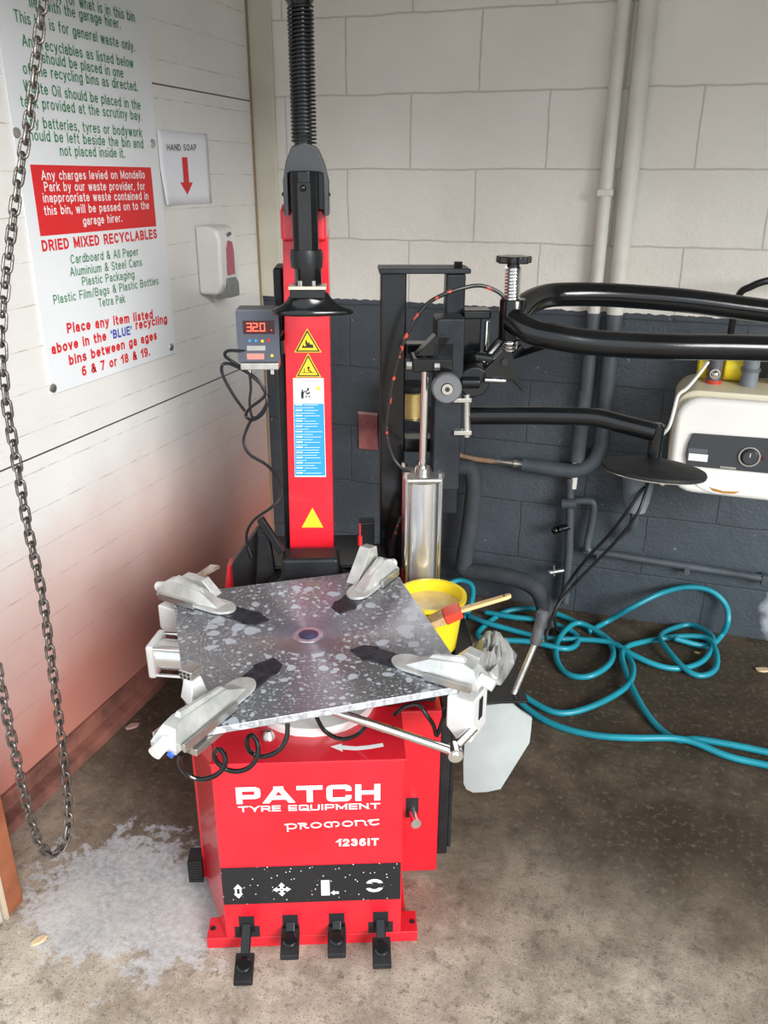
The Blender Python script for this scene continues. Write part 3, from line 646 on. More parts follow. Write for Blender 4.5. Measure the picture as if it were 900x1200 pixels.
# ------------------------------------------------------------------ water heater
wx0, wx1, wz0, wz1, wf = .062, .47, .615, .935, 2.53
wh_ = thing('water_heater', 'cream box water heater with charcoal dial panel mounted on the blue-grey wall', 'water heater', ((wx0+wx1)/2, 2.83, wz0))
hw = (wx1-wx0)/2; hh = wz1-.008-wz0
def rrect(w0, w1, h0, h1, r, k=6, rb=None):
    out = []
    rb = rb or r
    for cx, cz, a0, R_ in ((w1-r, h1-r, 0, r), (w0+r, h1-r, PI/2, r), (w0+rb, h0+rb, PI, rb), (w1-rb, h0+rb, 1.5*PI, rb)):
        for i in range(k+1): a = a0+PI/2*i/k; out.append((cx+R_*math.cos(a), cz+R_*math.sin(a)))
    return out
MB().prism([(x, -.25, z) for x, z in rrect(-hw, hw, 0, hh, .06, rb=.07)], (0, .2495, 0)).build('casing', CREAM, wh_, bevel=.006)
MB().prism([(x, -.30, z) for x, z in rrect(-hw+.004, hw-.004, .004, hh-.012, .07, rb=.08)], (0, .0495, 0)).build('front_cover', WENAM, wh_, bevel=.018, seg=4)
def heat(x, y, yy=wf-.002): return W(x, y, 1, yy)-V(((wx0+wx1)/2, 2.83, wz0))
pn = [heat(812, 507), heat(806, 520), heat(803, 533), heat(805, 545), heat(900, 552)+V((.10, 0, -.004)), heat(900, 515)+V((.10, 0, .006))]
pd = MB().prism(pn, (0, -.009, 0)).build('control_panel', PANELB, wh_, bevel=.003)
dc = heat(878, 534)+V((0, -.010, 0))
ry = Matrix.Translation(dc) @ Matrix.Rotation(PI/2, 4, 'X')
MB().lathe([(.026, 0), (.030, .002), (.030, .004), (.026, .004), (.026, 0)], ry).build('dial_ring', STEEL, pd)
MB().lathe([(0, .014), (.018, .014), (.022, .010), (.024, 0), (0, 0)], ry).build('dial_knob', PANELB, pd)
MB().box(-.001, .001, -.0155, -.014, .002, .014, Matrix.Translation(dc)).build('dial_mark', WHITE, pd)
MB().lathe([(0, .003), (.005, .002), (.005, 0), (0, 0)], Matrix.Translation(heat(894, 536)+V((0, -.010, 0))) @ Matrix.Rotation(PI/2, 4, 'X')).build('indicator_lamp', mat('dark_red_lens', (.12, .01, .02), .2), pd)
q = heat(818, 535)+V((0, -.0095, 0)); MB().box(-.027, .027, -.001, 0, -.011, .011, Matrix.Translation(q)).build('white_label', WHITE, pd)
q = heat(818, 527)+V((0, -.0095, 0)); MB().box(-.027, .027, -.0008, 0, -.008, .006, Matrix.Translation(q)).build('grey_label', GREY, pd)
q = heat(853, 547)+V((0, -.0095, 0)); MB().box(-.022, .022, -.0008, 0, -.003, .003, Matrix.Translation(q)).build('maker_strip', STEEL, pd)
q = heat(847, 562)
MB().prism([q+V((.085*math.cos(a), 0, .045*math.sin(a))) for a in [PI+PI*i/14 for i in range(15)]]+[q+V((.085, 0, .02)), q+V((-.085, 0, .02))], (0, -.002, 0)).build('round_emblem', mat('emblem_white', (.84, .84, .82), .3), wh_)
q = heat(848, 576)
MB().prism([q+V((-.045, 0, .010)), q+V((-.03, 0, -.002)), q+V((0, 0, -.006)), q+V((.03, 0, -.003)), q+V((.046, 0, .006)), q+V((0, 0, .002))], (0, -.002, 0)).build('orange_mark', mat('orange_print', (.62, .30, .06), .5), wh_)

t = thing('heater_pipe_fitting', 'left grey pipe connector with red collar between yellow sleeves on the heater', 'pipe fitting', (.165, 2.70, .926), group=None)
MB().cyl((0, 0, .012), (0, 0, .10), .020).build('connector', GREY, t)
MB().cyl((0, 0, .0), (0, 0, .012), .024).build('red_collar', mat('red_plastic', (.6, .06, .03), .4), t)
MB().cyl((0, -.03, .035), (0, .02, .035), .015).sphere((0, -.03, .035), .013).build('chrome_valve', CHROME, t)
t = thing('heater_pipe_fitting', 'right grey pipe connector standing on top of the water heater', 'pipe fitting', (.265, 2.70, .926))
MB().cyl((0, 0, .0), (0, 0, .10), .026, .022).build('connector', mottled('blue_grey_plastic', (.16, .18, .21), (.22, .24, .27), 8), t)
MB().cyl((0, 0, .045), (0, 0, .055), .028).build('collar', GREY, t)
for i, (x0, x1, lb) in enumerate(((.115, .145, 'short yellow cylinder at the left end on top of the water heater'), (.19, .262, 'long yellow cylinder between the grey connectors on top of the heater'), (.325, .38, 'yellow cylinder right of the grey connector on top of the heater'))):
    t = thing('yellow_canister', lb, 'canister', ((x0+x1)/2, 2.755, .926))
    MB().tube([(x0-(x0+x1)/2, 0, .046), (x1-(x0+x1)/2, 0, .046)], .045, 24).build('canister_body', YEL, t, bevel=.008)
    MB().box(-.008, .008, -.0, .02, .0, .01).build('foot', YEL, t)
P = [WB(830, 424, 2.6), WB(818, 440, 2.58), WB(805, 455, 2.55), WB(795, 463, 2.52), WB(790, 480, 2.50), WB(784, 500, 2.50), WB(776, 510, 2.52), WB(770, 520, 2.60)]
o = MB().tube([p-P[0] for p in spline(P, 6)], .005, 10).build('white_cable', WENAM, None, loc=P[0]); tag(o, 'thin white cable draped over the left edge of the water heater', 'cable')
P = [WB(866, 346, 2.5), WB(880, 336, 2.5), WB(900, 329, 2.5), WB(940, 325, 2.6), WB(980, 330, 2.83)]
P = [WB(850, 430, 2.79), WB(858, 380, 2.70), WB(866, 346, 2.62), WB(880, 336, 2.60), WB(900, 329, 2.6), WB(940, 325, 2.65), WB(1000, 330, 2.82)]
o = MB().tube([p-P[0] for p in spline(P, 6)], .010, 10).build('black_cable', BLKM, None, loc=P[0]); tag(o, 'thick black cable arching above the upper black tube at right edge', 'cable')

# ------------------------------------------------------------------ objects behind the machine
t = thing('brass_banded_tin', 'dull brass banded tin on a dark wall bracket behind the black post', 'tin', W(481, 486, 1, 2.70))
MB().lathe([(0, 0), (.060, 0), (.060, .085), (.056, .09), (0, .09)]).build('tin_body', BRASS, t)
MB().lathe([(0, .0905), (.062, .0905), (.064, .095), (.064, .108), (.058, .112), (0, .112)]).build('tin_lid', BLKM, t)
MB().box(-.075, .11, -.075, .1295, -.035, -.0005).build('bracket_shelf', DKSL, t, bevel=.003)
MB().prism([(-.07, .12, -.035), (-.07, -.03, -.035), (-.07, .12, -.22)], (.012, 0, 0)).build('bracket_web', DKSL, t)
q = W(432, 504, 1, 2.828)
t = thing('wall_leaflet_pocket', 'faded pink plastic pocket stuck on the dark wall behind the column', 'pocket', q)
MB().box(-.038, .038, -.008, .0015, -.075, .07).build('pocket_sleeve', mottled('faded_pink', (.20, .05, .055), (.36, .14, .14), 12, .2), t, bevel=.002)
MB().box(-.040, .040, -.010, -.0082, .062, .072).build('pocket_lip', mottled('pale_pink', (.40, .22, .2), (.5, .3, .28), 12, .3), t)

# ------------------------------------------------------------------ THE TYRE CHANGER
tc = thing('tyre_changer', 'red tyre changing machine with square steel turntable and tall column', 'tyre changer', O, AL)
P_ = lambda mb, name, m_, parent=tc, **k: mb.build(name, m_, parent, **k)
# base plate with ears
mb = MB().box(-.222, .222, 0, .055, .0, .028).box(-.20, .20, .05, .62, .0, .02); P_(mb, 'base_plate', RED, bevel=.002)
for sx in (-1, 1): 
    P_(MB().cyl((sx*.212, .026, .0282), (sx*.212, .026, .0288), .006), 'anchor_hole', BLKP)
# wide cabinet
mb = MB().prism([(.28, .17, .02), (.28, .70, .02), (-.255, .70, .02), (-.255, .17, .02)], (0, 0, .445)); P_(mb, 'cabinet', RED, bevel=.005)
# front housing (pedal box)
mb = MB().hull([(.186, 0, .028), (-.180, 0, .028), (-.180, 0, .475), (.187, 0, .475), (-.25, .169, .028), (-.25, .169, .40), (.187, .169, .028), (.187, .169, .475), (-.21, .169, .475)])
fh = P_(mb, 'front_housing', RED, bevel=.004)
P_(MB().box(-.182, .192, -.0045, .169, .4755, .4805), 'housing_lid', RED, bevel=.002)
# slots for the pedals
frontM = Matrix(((1, 0, 0, 0), (0, 0, -1, 0), (0, 1, 0, 0), (0, 0, 0, 1)))    # (u, v, w) -> (x=u, y=-w, z=v)
def FP(x, y): q = M(x, y, 1, 0); return (q.x, q.z)
def c3(x, y): return FP(200+x/2.647, 850+y/2.647)
def fline(mb, s, a, b, h, bold, **k): text_into(mb, s, c3(*a), c3(*b), h, frontM, bold, .0012, **k)
for (tx, a, b, h, wt, k_) in (('PATCH', (205, 243), (650, 231), .0400, .29, dict(font=WIDE, gap=.30, wy=.25)), ('TYRE EQUIPMENT', (210, 268), (650, 257), .0142, .24, dict(font=WIDE, gap=.26, wy=.21)),
      ('1236IT', (515, 374), (645, 371), .0190, .22, {}), ('promont', (359, 322), (646, 308), .0200, .15, dict(font=UNC, gap=.10))):
    mb = MB(); fline(mb, tx, a, b, h, wt, **k_); P_(mb, 'white_lettering', WHITE, fh)
a, b, c, d = c3(167, 443), c3(712, 425), c3(708, 540), c3(163, 553)
x0, x1 = -.179, .184; z1 = (a[1]+b[1])/2; z0 = (c[1]+d[1])/2
MB().box(x0, x1, -.0012, .0004, z0, z1).build('pedal_panel', SPECK, fh)
def icon(pts, cx, cz, s): flat(mb, [(cx+x*s, cz+z*s) for x, z in pts], frontM, .0018)
mb = MB()
ix, iz = c3(210, 513); 
icon([(0, 1), (.6, .35), (.3, .35), (.3, -.35), (.6, -.35), (0, -1), (-.6, -.35), (-.3, -.35), (-.3, .35), (-.6, .35)][:0] or [(-.35, .3), (-.15, .3), (-.15, -.3), (-.35, -.3)], ix, iz, .019)
icon([(.35, .3), (.15, .3), (.15, -.3), (.35, -.3)], ix, iz, .019)
icon([(-.5, .35), (.5, .35), (0, 1)], ix, iz, .019); icon([(-.5, -.35), (0, -1), (.5, -.35)], ix, iz, .019)
P_(mb, 'white_pedal_symbol', WHITE, fh); mb = MB(); ix, iz = c3(345, 507)
for k in range(4):
    a_ = k*PI/2; rot = lambda x, z: (x*math.cos(a_)-z*math.sin(a_), x*math.sin(a_)+z*math.cos(a_))
    icon([rot(-.16, .1), rot(.16, .1), rot(.16, .5), rot(.38, .5), rot(0, 1), rot(-.38, .5), rot(-.16, .5)], ix, iz, .0185)
P_(mb, 'white_pedal_symbol', WHITE, fh); mb = MB(); ix, iz = c3(480, 502); icon([(-.42, -1), (.42, -1), (.42, 1), (-.42, 1)], ix, iz, .0205)
ix, iz = c3(509, 517); icon([(-1, 0), (-.1, .8), (-.1, .35), (1, .35), (1, -.35), (-.1, -.35), (-.1, -.8)], ix, iz, .0085)
P_(mb, 'white_pedal_symbol', WHITE, fh); mb = MB(); ix, iz = c3(632, 495)
for sg_ in (1, -1):
    icon([(math.cos(t_)*1.0, sg_*(.25+math.sin(t_)*.75)) for t_ in [.15+i*(PI-.35)/8 for i in range(9)]]+[(math.cos(t_)*.5, sg_*(.28+math.sin(t_)*.28)) for t_ in [.2+(8-i)*(PI-.4)/8 for i in range(9)]], ix, iz, .0175)
P_(mb, 'white_pedal_symbol', WHITE, fh)
# rotation arrow on the lid
mb = MB(); ar = []
for (x, y) in ((495, 66), (530, 57), (530, 62), (575, 66), (615, 62), (658, 55), (661, 66), (615, 74), (575, 78), (532, 75), (534, 82)):
    q = M(200+x/2.647, 850+y/2.647, 2, .481); ar.append((q.x, q.y))
flat(mb, ar, Matrix.Identity(4), .4812); P_(mb, 'rotation_arrow', WHITE)
q = M(315, 864, 2, .4805)
P_(MB().lathe([(0, .016), (.006, .0155), (.012, .006), (.013, 0), (0, 0)], Matrix.Translation(q), 20), 'dome_bolt', STEEL)
# pedals
for (px, dz, big) in ((290, -.004, 1), (341, .0, 0), (395, .0, 0), (446, -.002, 1)):
    q = M(px, 1092, 1, 0); cx = q.x; dn = -.018 if px == 290 else (-.008 if px == 446 else 0)
    P_(MB().box(cx-.016, cx+.016, -.0008, .0006, .045, .088).box(cx-(.026 if big else .018), cx+(.026 if big else .018), -.0008, .0006, .030, .060), 'pedal_slot', BLKP)
    ln_ = {290: .076, 341: .036, 395: .036, 446: .058}[px]
    pd = P_(MB().prism([(cx-.010, .0, .070), (cx-.010, -ln_+.02, .052+dn), (cx-.010, -ln_+.02, .040+dn), (cx-.010, .0, .054)], (.020, 0, 0)), 'pedal', BLK, bevel=.003)
    P_(MB().prism([(cx-.019, -ln_-.022, .052+dn-.012), (cx+.019, -ln_-.022, .052+dn-.012), (cx+.019, -ln_+.030, .058+dn), (cx-.019, -ln_+.030, .058+dn)], (0, -.001, -.012)), 'pedal_pad', RUB, pd, bevel=.002)
    mxp = Matrix.Translation((cx, -ln_+.004, .050+dn+.0045)) @ Matrix.Rotation(math.radians(19), 4, 'X')
    P_(MB().lathe([(0, .004), (.012, .004), (.015, .001), (.015, 0), (0, 0)], mxp, 20), 'pedal_button', BLK, pd)
# side lever with slot on the cabinet front
q = M(484, 945, 1, .17)
P_(MB().box(q.x-.016, q.x+.012, .1688, .1705, q.z-.03, q.z+.024), 'lever_slot', BLKP)
P_(MB().cyl((q.x-.004, .19, q.z-.014), (q.x+.002, .125, q.z-.004), .009).cyl((q.x+.002, .125, q.z-.004), (q.x+.003, .119, q.z-.003), .011), 'side_lever', CHROME)
# rubber pads and side bar
P_(MB().box(.281, .305, .19, .42, .05, .46).box(.305, .315, .20, .40, .06, .40), 'side_rubber_pad', RUB, bevel=.004)
q = M(229, 1019, 1, .16)
mb = MB().box(q.x-.016, q.x+.016, .155, .20, q.z-.034, q.z+.026)
for i in range(7): mb.box(q.x-.015, q.x+.012, .153, .155, q.z-.028+i*.0075, q.z-.0245+i*.0075)
P_(mb, 'wall_buffer_pad', RUB, bevel=.002)
# table spindle housing
P_(MB().cyl((0, .228, .481), (0, .228, .54), .060).cyl((0, .228, .54), (0, .228, .600), .085), 'spindle_hub', WHM)
P_(MB().cyl((.01, .20, .4655), (.01, .20, .50), .13), 'hub_collar', WHM)

# turntable
TZ, TC, TA = .62, V((0, .228, .62)), math.radians(13.7)
hs = .2635; ct = .030
def rotz(a): return Matrix.Rotation(a, 4, 'Z')
tm = Matrix.Translation(TC) @ rotz(TA)
outl = []
for k in range(4):
    a = k*PI/2; 
    for (x, y) in ((hs, hs-ct), (hs-ct, hs)):
        outl.append((x*math.cos(a)-y*math.sin(a), x*math.sin(a)+y*math.cos(a), -.015))
tt = MB().prism(outl, (0, 0, .015)).build('turntable', TT, tc, bevel=.0012); tt.matrix_local = tm
MB().lathe([(0, .0016), (.014, .0022), (.021, .0012), (.021, 0), (0, 0)]).build('centre_cap', mottled('dark_blue_grease', (.02, .025, .06), (.05, .06, .12), 30, .3), tt)
MB().lathe([(.0212, .0), (.0212, .0012), (.030, .0012), (.031, 0)]).build('centre_ring', STEEL, tt)
# slots and jaws along the diagonals
SLOTM = mottled('greasy_black_slot', (.006, .007, .012), (.035, .038, .055), 50, .35, .3, .5)
def jaw(k, r_out, rt):
    """slot in the table top, and the sliding clamp jaw in it: rt = radius of the jaw's rounded tip"""
    T = rotz(PI/4+k*PI/2)
    sl = MB().prism([(.108, -.010, -.001), (.150, -.029, -.001), (.158, -.024, -.001), (.30, -.024, -.001), (.30, .024, -.001), (.158, .024, -.001), (.150, .029, -.001), (.122, .020, -.001)], (0, 0, .0028)).build('jaw_slot', SLOTM, tt)
    sl.matrix_local = T
    jb = MB()
    tip = [(rt+.038-.038*math.cos(t_), .028*math.sin(t_), .0020) for t_ in [-PI/2+PI*i/10 for i in range(11)]]
    jb.prism([(r_out-.01, -.030, .0020)]+tip+[(r_out-.01, .030, .0020)], (0, 0, .006))
    j = jb.build('clamp_jaw', CAST, tt, bevel=.001); j.matrix_local = T
    # faceted wedge: low near the tip, high and square at the outer end
    MB().hull([(rt+.034, -.014, .008), (rt+.034, .014, .008), (rt+.085, -.010, .034), (rt+.085, .010, .034), (r_out-.030, -.012, .046), (r_out-.030, .012, .046), (r_out-.008, -.014, .040), (r_out-.008, .014, .040),
               (rt+.10, -.026, .010), (rt+.10, .026, .010), (r_out+.010, -.028, .012), (r_out+.010, .028, .012), (r_out+.010, -.028, .004), (r_out+.010, .028, .004)]).build('jaw_wedge', CAST, j, bevel=.0012)
    MB().hull([(rt+.078, -.005, .030), (rt+.078, .005, .030), (r_out-.028, -.007, .046), (r_out-.028, .007, .046), (rt+.088, -.003, .040), (rt+.088, .003, .040), (r_out-.034, -.004, .054), (r_out-.034, .004, .054)]).build('jaw_ridge', CAST, j, bevel=.0008)
    for sy in (-1, 1):
        MB().box(rt+.085, r_out-.004, sy*.033-.003, sy*.033+.003, .002, .018).build('jaw_guide_rail', STEEL, j, bevel=.001)
    MB().cyl((r_out, 0, .018), (r_out+.030, 0, .010), .012, k=18).build('jaw_end_boss', WHM, j)
    return j, T
base_a = PI/4
jaws = [jaw(0, .345, .175), jaw(1, .385, .195), jaw(2, .425, .195), jaw(3, .385, .20)]
j3 = jaws[2][0]   # front left jaw has a bracket
MB().hull([(.275, -.078, .004), (.305, -.078, .004), (.275, -.034, .004), (.325, -.034, .004), (.278, -.072, .044), (.298, -.072, .044), (.278, -.048, .044), (.302, -.048, .044)]).build('jaw_bracket', WHM, j3, bevel=.002)
MB().box(.266, .302, -.080, -.050, .044, .062).build('bracket_cap', STEEL, j3, bevel=.003)
mb = MB()
for i in range(3):
    for jj in range(2): mb.cyl((.3025, -.074+i*.009, .049+jj*.008), (.3032, -.074+i*.009, .049+jj*.008), .0028, k=8)
mb.build('cap_holes', BLKP, j3)
j2 = jaws[1][0]
MB().hull([(.33, -.030, .030), (.35, -.032, .030), (.30, -.062, .060), (.31, -.066, .064), (.27, -.050, .070), (.275, -.055, .074)]).build('jaw_clip', mottled('rusty_steel', (.20, .12, .08), (.5, .42, .36), 40, .4, .6), j2)
# outward-leaning horns
def horn(j, pts, w): MB().hull([V(p)+V((0, dy, 0)) for p in pts for dy in (0, w)]).build('jaw_horn', CAST, j, bevel=.0015)
horn(jaws[0][0], [(.235, .020, .006), (.265, .020, .006), (.300, .020, .075), (.330, .020, .070), (.34, .020, .01)], .030)
horn(jaws[3][0], [(.30, .022, .004), (.37, .022, .004), (.345, .022, .050), (.375, .022, .045)], .026)
horn(jaws[1][0], [(.27, -.052, .006), (.37, -.052, .006), (.30, -.044, .045), (.36, -.044, .042)], .024)
# slide carriers hanging below the table edge
for k, ro, w in ((1, .355, .034), (3, .355, .036)):
    a = base_a+(k*PI/2 if k != 3 else -PI/2)
    cb = MB().prism([(ro-.02, w, -.0155), (ro+.035, w, -.0155), (ro+.035, w, -.105 if k == 3 else -.075), (ro+.012, w, -.118 if k == 3 else -.085), (ro-.02, w, -.085)], (0, -2*w, 0)).build('slide_carrier', WHM, tt, bevel=.004); cb.matrix_local = rotz(a)
    MB().box(ro+.0352, ro+.037, -.008, .008, -.07, -.025).build('carrier_slot', BLKP, cb)
for k, ro in ((0, .33), (2, .36)):
    a = base_a+k*PI/2
    cb = MB().box(ro-.05, ro+.03, -.030, .030, -.030, -.0155).build('slide_carrier', STEEL, tt, bevel=.002); cb.matrix_local = rotz(a)
# blue air fittings
for k, pos in ((2, (.432, .016, .008)), (3, (.402, .018, .010))):
    a = base_a+(k*PI/2 if k != 3 else -PI/2)
    MB().cyl((pos[0]-.012, pos[1], pos[2]), (pos[0]+.006, pos[1], pos[2]-.008), .006, k=14).build('air_fitting', BLUEF, tt).matrix_local = rotz(a)
# pneumatic clamping cylinder below the left edge
c0 = M(186, 766, 1, .30); c1_ = V((.10, .22, .545))
ax = (c1_-c0).normalized()
cyl = MB().tube([c0, c0+ax*.32], .034, 28); cy = P_(cyl, 'clamp_cylinder', ALU)
rm = ax.to_track_quat('Z', 'Y').to_matrix().to_4x4(); rm.translation = c0
P_(MB().box(-.040, .040, -.040, .040, -.012, .006, rm), 'cylinder_end_cap', WHM, cy, bevel=.006)
for sx in (-1, 1):
    for sy in (-1, 1): P_(MB().tube([rm @ V((sx*.033, sy*.033, 0)), rm @ V((sx*.033, sy*.033, .32))], .004, 10), 'tie_bar', CHROME, cy)
# tie rod to the front right jaw
ra, rb_ = M(405, 838, 2, .565), M(533, 881, 2, .515)
tr = P_(MB().tube([ra+(ra-rb_)*.4, ra, rb_], .0085, 16), 'tie_rod', CHROME)
P_(MB().cyl(rb_+V((0, -.014, 0)), rb_+V((0, .014, 0)), .014).cyl(rb_+V((0, -.018, 0)), rb_+V((0, -.013, 0)), .007), 'rod_eye', CHROME, tr)
P_(MB().tube([rb_+V((0, .010, 0)), M(556, 852, 2, .545)], .009, 14), 'pivot_pin', CHROME, tr)
# coiled black air line, front left
cp = [(212, 884), (210, 893), (217, 905), (232, 913), (250, 910), (262, 900), (264, 888), (259, 879), (253, 880), (252, 889), (262, 900), (276, 904), (291, 900), (301, 888), (302, 872), (296, 862), (290, 866), (291, 878), (302, 886), (316, 885), (329, 877), (336, 864), (337, 848)]
P_(MB().tube(spline([M(x, y, 1, -.115+.085*i/22+.006*math.sin(i*.9)) for i, (x, y) in enumerate(cp)], 6), .0046, 10), 'coiled_air_line', BLK)
for (l_, nm) in (([(370, 838), (380, 856), (400, 866), (420, 860), (432, 846)], 0), ([(462, 838), (475, 828), (490, 826), (500, 838), (508, 850), (512, 862), (518, 846), (524, 830)], 1)):
    P_(MB().tube(spline([M(x, y, 1, .05 if nm == 0 else .04) for x, y in l_], 6), .0042, 10), 'air_line', BLK)
P_(MB().box(.08, .27, .20, .30, .4655, .53), 'cable_trough', mottled('black_bristle', (.006, .006, .006), (.03, .03, .03), 90, .8, 0, .9), bevel=.004)

# column
CY = .62
kx = -.008
mb = MB().hull([(x_, y_, z_) for y_ in (CY, CY+.16) for x_, z_ in ((-.063, .52), (.048, .52), (-.049, 1.40), (.051, 1.40))])
colm = P_(mb, 'column', RED, bevel=.006)
P_(MB().box(-.076, -.055, CY+.03, CY+.15, .60, 1.32), 'column_side_cover', BLKM, bevel=.006)
# swing arm running forward from the column top
mb = MB().prism([(-.041, CY+.12, 1.388), (-.041, CY+.12, 1.455), (-.041, .50, 1.460), (-.041, .465, 1.45), (-.041, .465, 1.388)], (.091, 0, 0))
arm = P_(mb, 'swing_arm', RED, bevel=.008)
# black shroud over the arm nose
mb = MB()
sh = [(-.053, 0), (-.053, .075), (-.045, .115), (-.030, .148), (0, .158), (.030, .148), (.045, .115), (.055, .075), (.055, 0)]
SHY = .425
ou = [(.0125+x*.80, 1.440+z*.83) for x, z in sh]
inn = [(kx+.006+x*.72, 1.462+(z-.06)*.62) for x, z in sh]
k = len(ou)
va = [[mb.bm.verts.new((x, y, z)) for (x, z) in L_] for (L_, y) in ((inn, SHY-.012), (inn, SHY+.03), (ou, SHY+.16), (ou, SHY+.02), (ou, SHY))]
# outer hood: front ring, back ring, bottom open
def bridge(A, B):
    for i in range(len(A)-1): mb.bm.faces.new((A[i], A[i+1], B[i+1], B[i]))
inn2 = [(.0125+x*.62, 1.440+min(z, .078)*1.0) for x, z in sh]
for v in va[0]: mb.bm.verts.remove(v)
for v in va[1]: mb.bm.verts.remove(v)
I0 = [mb.bm.verts.new((x, SHY, z)) for x, z in inn2]; I1 = [mb.bm.verts.new((x, SHY+.16, z)) for x, z in inn2]
bridge(I0, va[4]); bridge(va[4], va[3]); bridge(va[3], va[2]); bridge(va[2], I1); bridge(I1, I0)
hood = P_(mb, 'arm_shroud', mottled('charcoal_shroud', (.022, .024, .027), (.036, .038, .042), 6, .42), bevel=.004)
for sx in (-.0435, .0445): P_(MB().sphere((.0125+sx, SHY+.02, 1.478), .0038), 'shroud_screw', BLK, hood)
P_(MB().hull([(x_, y_, z_) for y_ in (SHY+.045, SHY+.15) for x_, z_ in ((-.024, 1.43), (.049, 1.43), (-.024, 1.51), (.049, 1.51), (-.008, 1.545), (.033, 1.545))]), 'arm_nose_block', BLK, bevel=.003)
# vertical tool slide, hexagonal
TX, TY = .011, .42
mb = MB()
hexp = [(TX+.027*math.cos(a), TY+.024*math.sin(a), 1.345) for a in [PI/8+i*PI/4 for i in range(8)]]
mb.prism(hexp, (0, 0, .175)); sl = P_(mb, 'tool_slide', BLK, bevel=.003)
P_(MB().box(TX-.013, TX+.013, TY-.029, TY-.022, 1.375, 1.50), 'slide_key', BLKM, sl, bevel=.002)
P_(MB().sphere((TX-.001, TY-.028, 1.490), .0065), 'slide_bolt', BLK, sl)
P_(MB().lathe([(0, -.022), (.031, -.022), (.033, 0), (.031, .012), (0, .012)], Matrix.Translation((TX, TY, 1.365)), 20), 'slide_collar', BLKM, sl)
P_(MB().lathe([(0, 0), (.024, 0), (.027, .006), (.027, .06), (0, .06)], Matrix.Translation((TX+.002, TY, 1.292)), 24), 'slide_foot', BLK, sl)
# spring shaft above
shp_ = P_(MB().cyl((TX-.002, TY+.03, 1.50), (TX+.004, TY+.03, 2.00), .017), 'spring_shaft', BLK)
hp = []
turns = 34
for i in range(turns*14+1):
    a = i/14*2*PI; z = 1.570+(1.795-1.570)*i/(turns*14)
    hp.append((TX+.001+.0225*math.cos(a), TY+.03+.0225*math.sin(a), z))
P_(MB().tube(hp, .0022, 6), 'return_spring', BLKM)
P_(MB().lathe([(0, 0), (.020, 0), (.026, .010), (.027, .02), (.027, .16), (0, .16)], Matrix.Translation((TX, TY+.03, 1.795)), 24), 'spring_cap', BLK)
# mount head (duck head)
hz = 1.250
mb = MB()
up_ = [(-.082, .018), (-.070, -.012), (-.030, -.028), (.020, -.026), (.060, -.012), (.092, .002), (.096, .012), (.055, .030), (0, .038), (-.05, .036)]
mb.bm.free(); mb.bm = bmesh.new()
lay = [(.96, hz, 0), (1.0, hz+.005, 0), (1.0, hz+.012, 0), (.70, hz+.018, 0), (.48, hz+.036, 0), (.42, hz+.055, 0)]
rings = [[mb.bm.verts.new((TX+x*s_, TY-.01+y*(s_ if s_ > .9 else s_*1.1), z)) for x, y in up_] for s_, z, _ in lay]
mb.bm.faces.new(rings[0][::-1]); mb.bm.faces.new(rings[-1])
for A, B in zip(rings, rings[1:]):
    for i in range(len(A)): mb.bm.faces.new((A[i], A[(i+1) % len(A)], B[(i+1) % len(B)], B[i]))
mh = P_(mb, 'mount_head', BLK, sub=1, sharp=180)
P_(MB().box(TX-.036, TX+.038, TY-.034, TY+.026, hz+.054, hz+.060), 'head_shim', mottled('pale_shim', (.55, .48, .36), (.7, .62, .5), 30), mh, bevel=.001)
P_(MB().box(TX-.034, TX+.036, TY-.030, TY+.024, hz+.036, hz+.0535), 'head_clamp', BLKM, mh, bevel=.003)
for sx in (-.012, .012): P_(MB().cyl((TX+sx, TY-.02, hz+.060), (TX+sx, TY-.02, hz+.070), .006, k=6), 'head_bolt', STEEL, mh)

# stickers on the column front
def CP(x, y): q = M(x, y, 1, CY); return (q.x, q.z)
colM = Matrix(((1, 0, 0, 0), (0, 0, -1, CY), (0, 1, 0, 0), (0, 0, 0, 1)))
def c4(x, y): return CP(250+x/3.53, 320+y/3.53)
def tri(a, b, c, icons, name):
    P3 = [V((*c4(*p), 0)) for p in (a, b, c)]; cen = sum(P3, V())/3
    mb = MB(); flat(mb, [(p.x, p.y) for p in P3], colM, .0006); o = P_(mb, name, YELP, colm)
    if icons is None: return
    mb = MB()
    O1 = [cen+(p-cen)*.90 for p in P3]; I1 = [cen+(p-cen)*.74 for p in P3]
    for i in range(3):
        j = (i+1) % 3; flat(mb, [(O1[i].x, O1[i].y), (O1[j].x, O1[j].y), (I1[j].x, I1[j].y), (I1[i].x, I1[i].y)], colM, .0010)
    for pl in icons: flat(mb, [(cen.x+x*.001, cen.y+y*.001) for x, y in pl], colM, .0010)
    P_(mb, 'black_pictogram', BLKP, colm)
bar = lambda x0, x1, y0, y1: [(x0, y0), (x1, y0), (x1, y1), (x0, y1)]
tri((335, 328), (448, 328), (388, 228), [bar(-13, 13, -8, -4), bar(-11, -9, -4, -1), bar(-4, 12, -4, 0), [(-5, 0), (6, 0), (3, 6), (1, 2), (-3, 10), (-5, 9)]], 'warning_triangle')
tri((341, 430), (446, 430), (392, 331), [bar(-15, 14, -9, -7.5), [(-10, -7), (-8, -7), (-8, 2), (-10, 2)], bar(-2, 3, 0, 6), [(0, 0), (9, -7), (6, -7.5), (-2, -3)]], 'warning_triangle')
tri((366, 1052), (455, 1052), (410, 970), None, 'plain_warning_triangle')
a, b, c, d = c4(330, 434), c4(456, 434), c4(466, 843), c4(337, 843)
mb = MB(); flat(mb, [d, c, b, a], colM, .0005); lab = P_(mb, 'instruction_label', WHITE, colm)
e1, e2, e3, e4 = c4(334, 540), c4(457, 540), c4(464, 838), c4(338, 838)
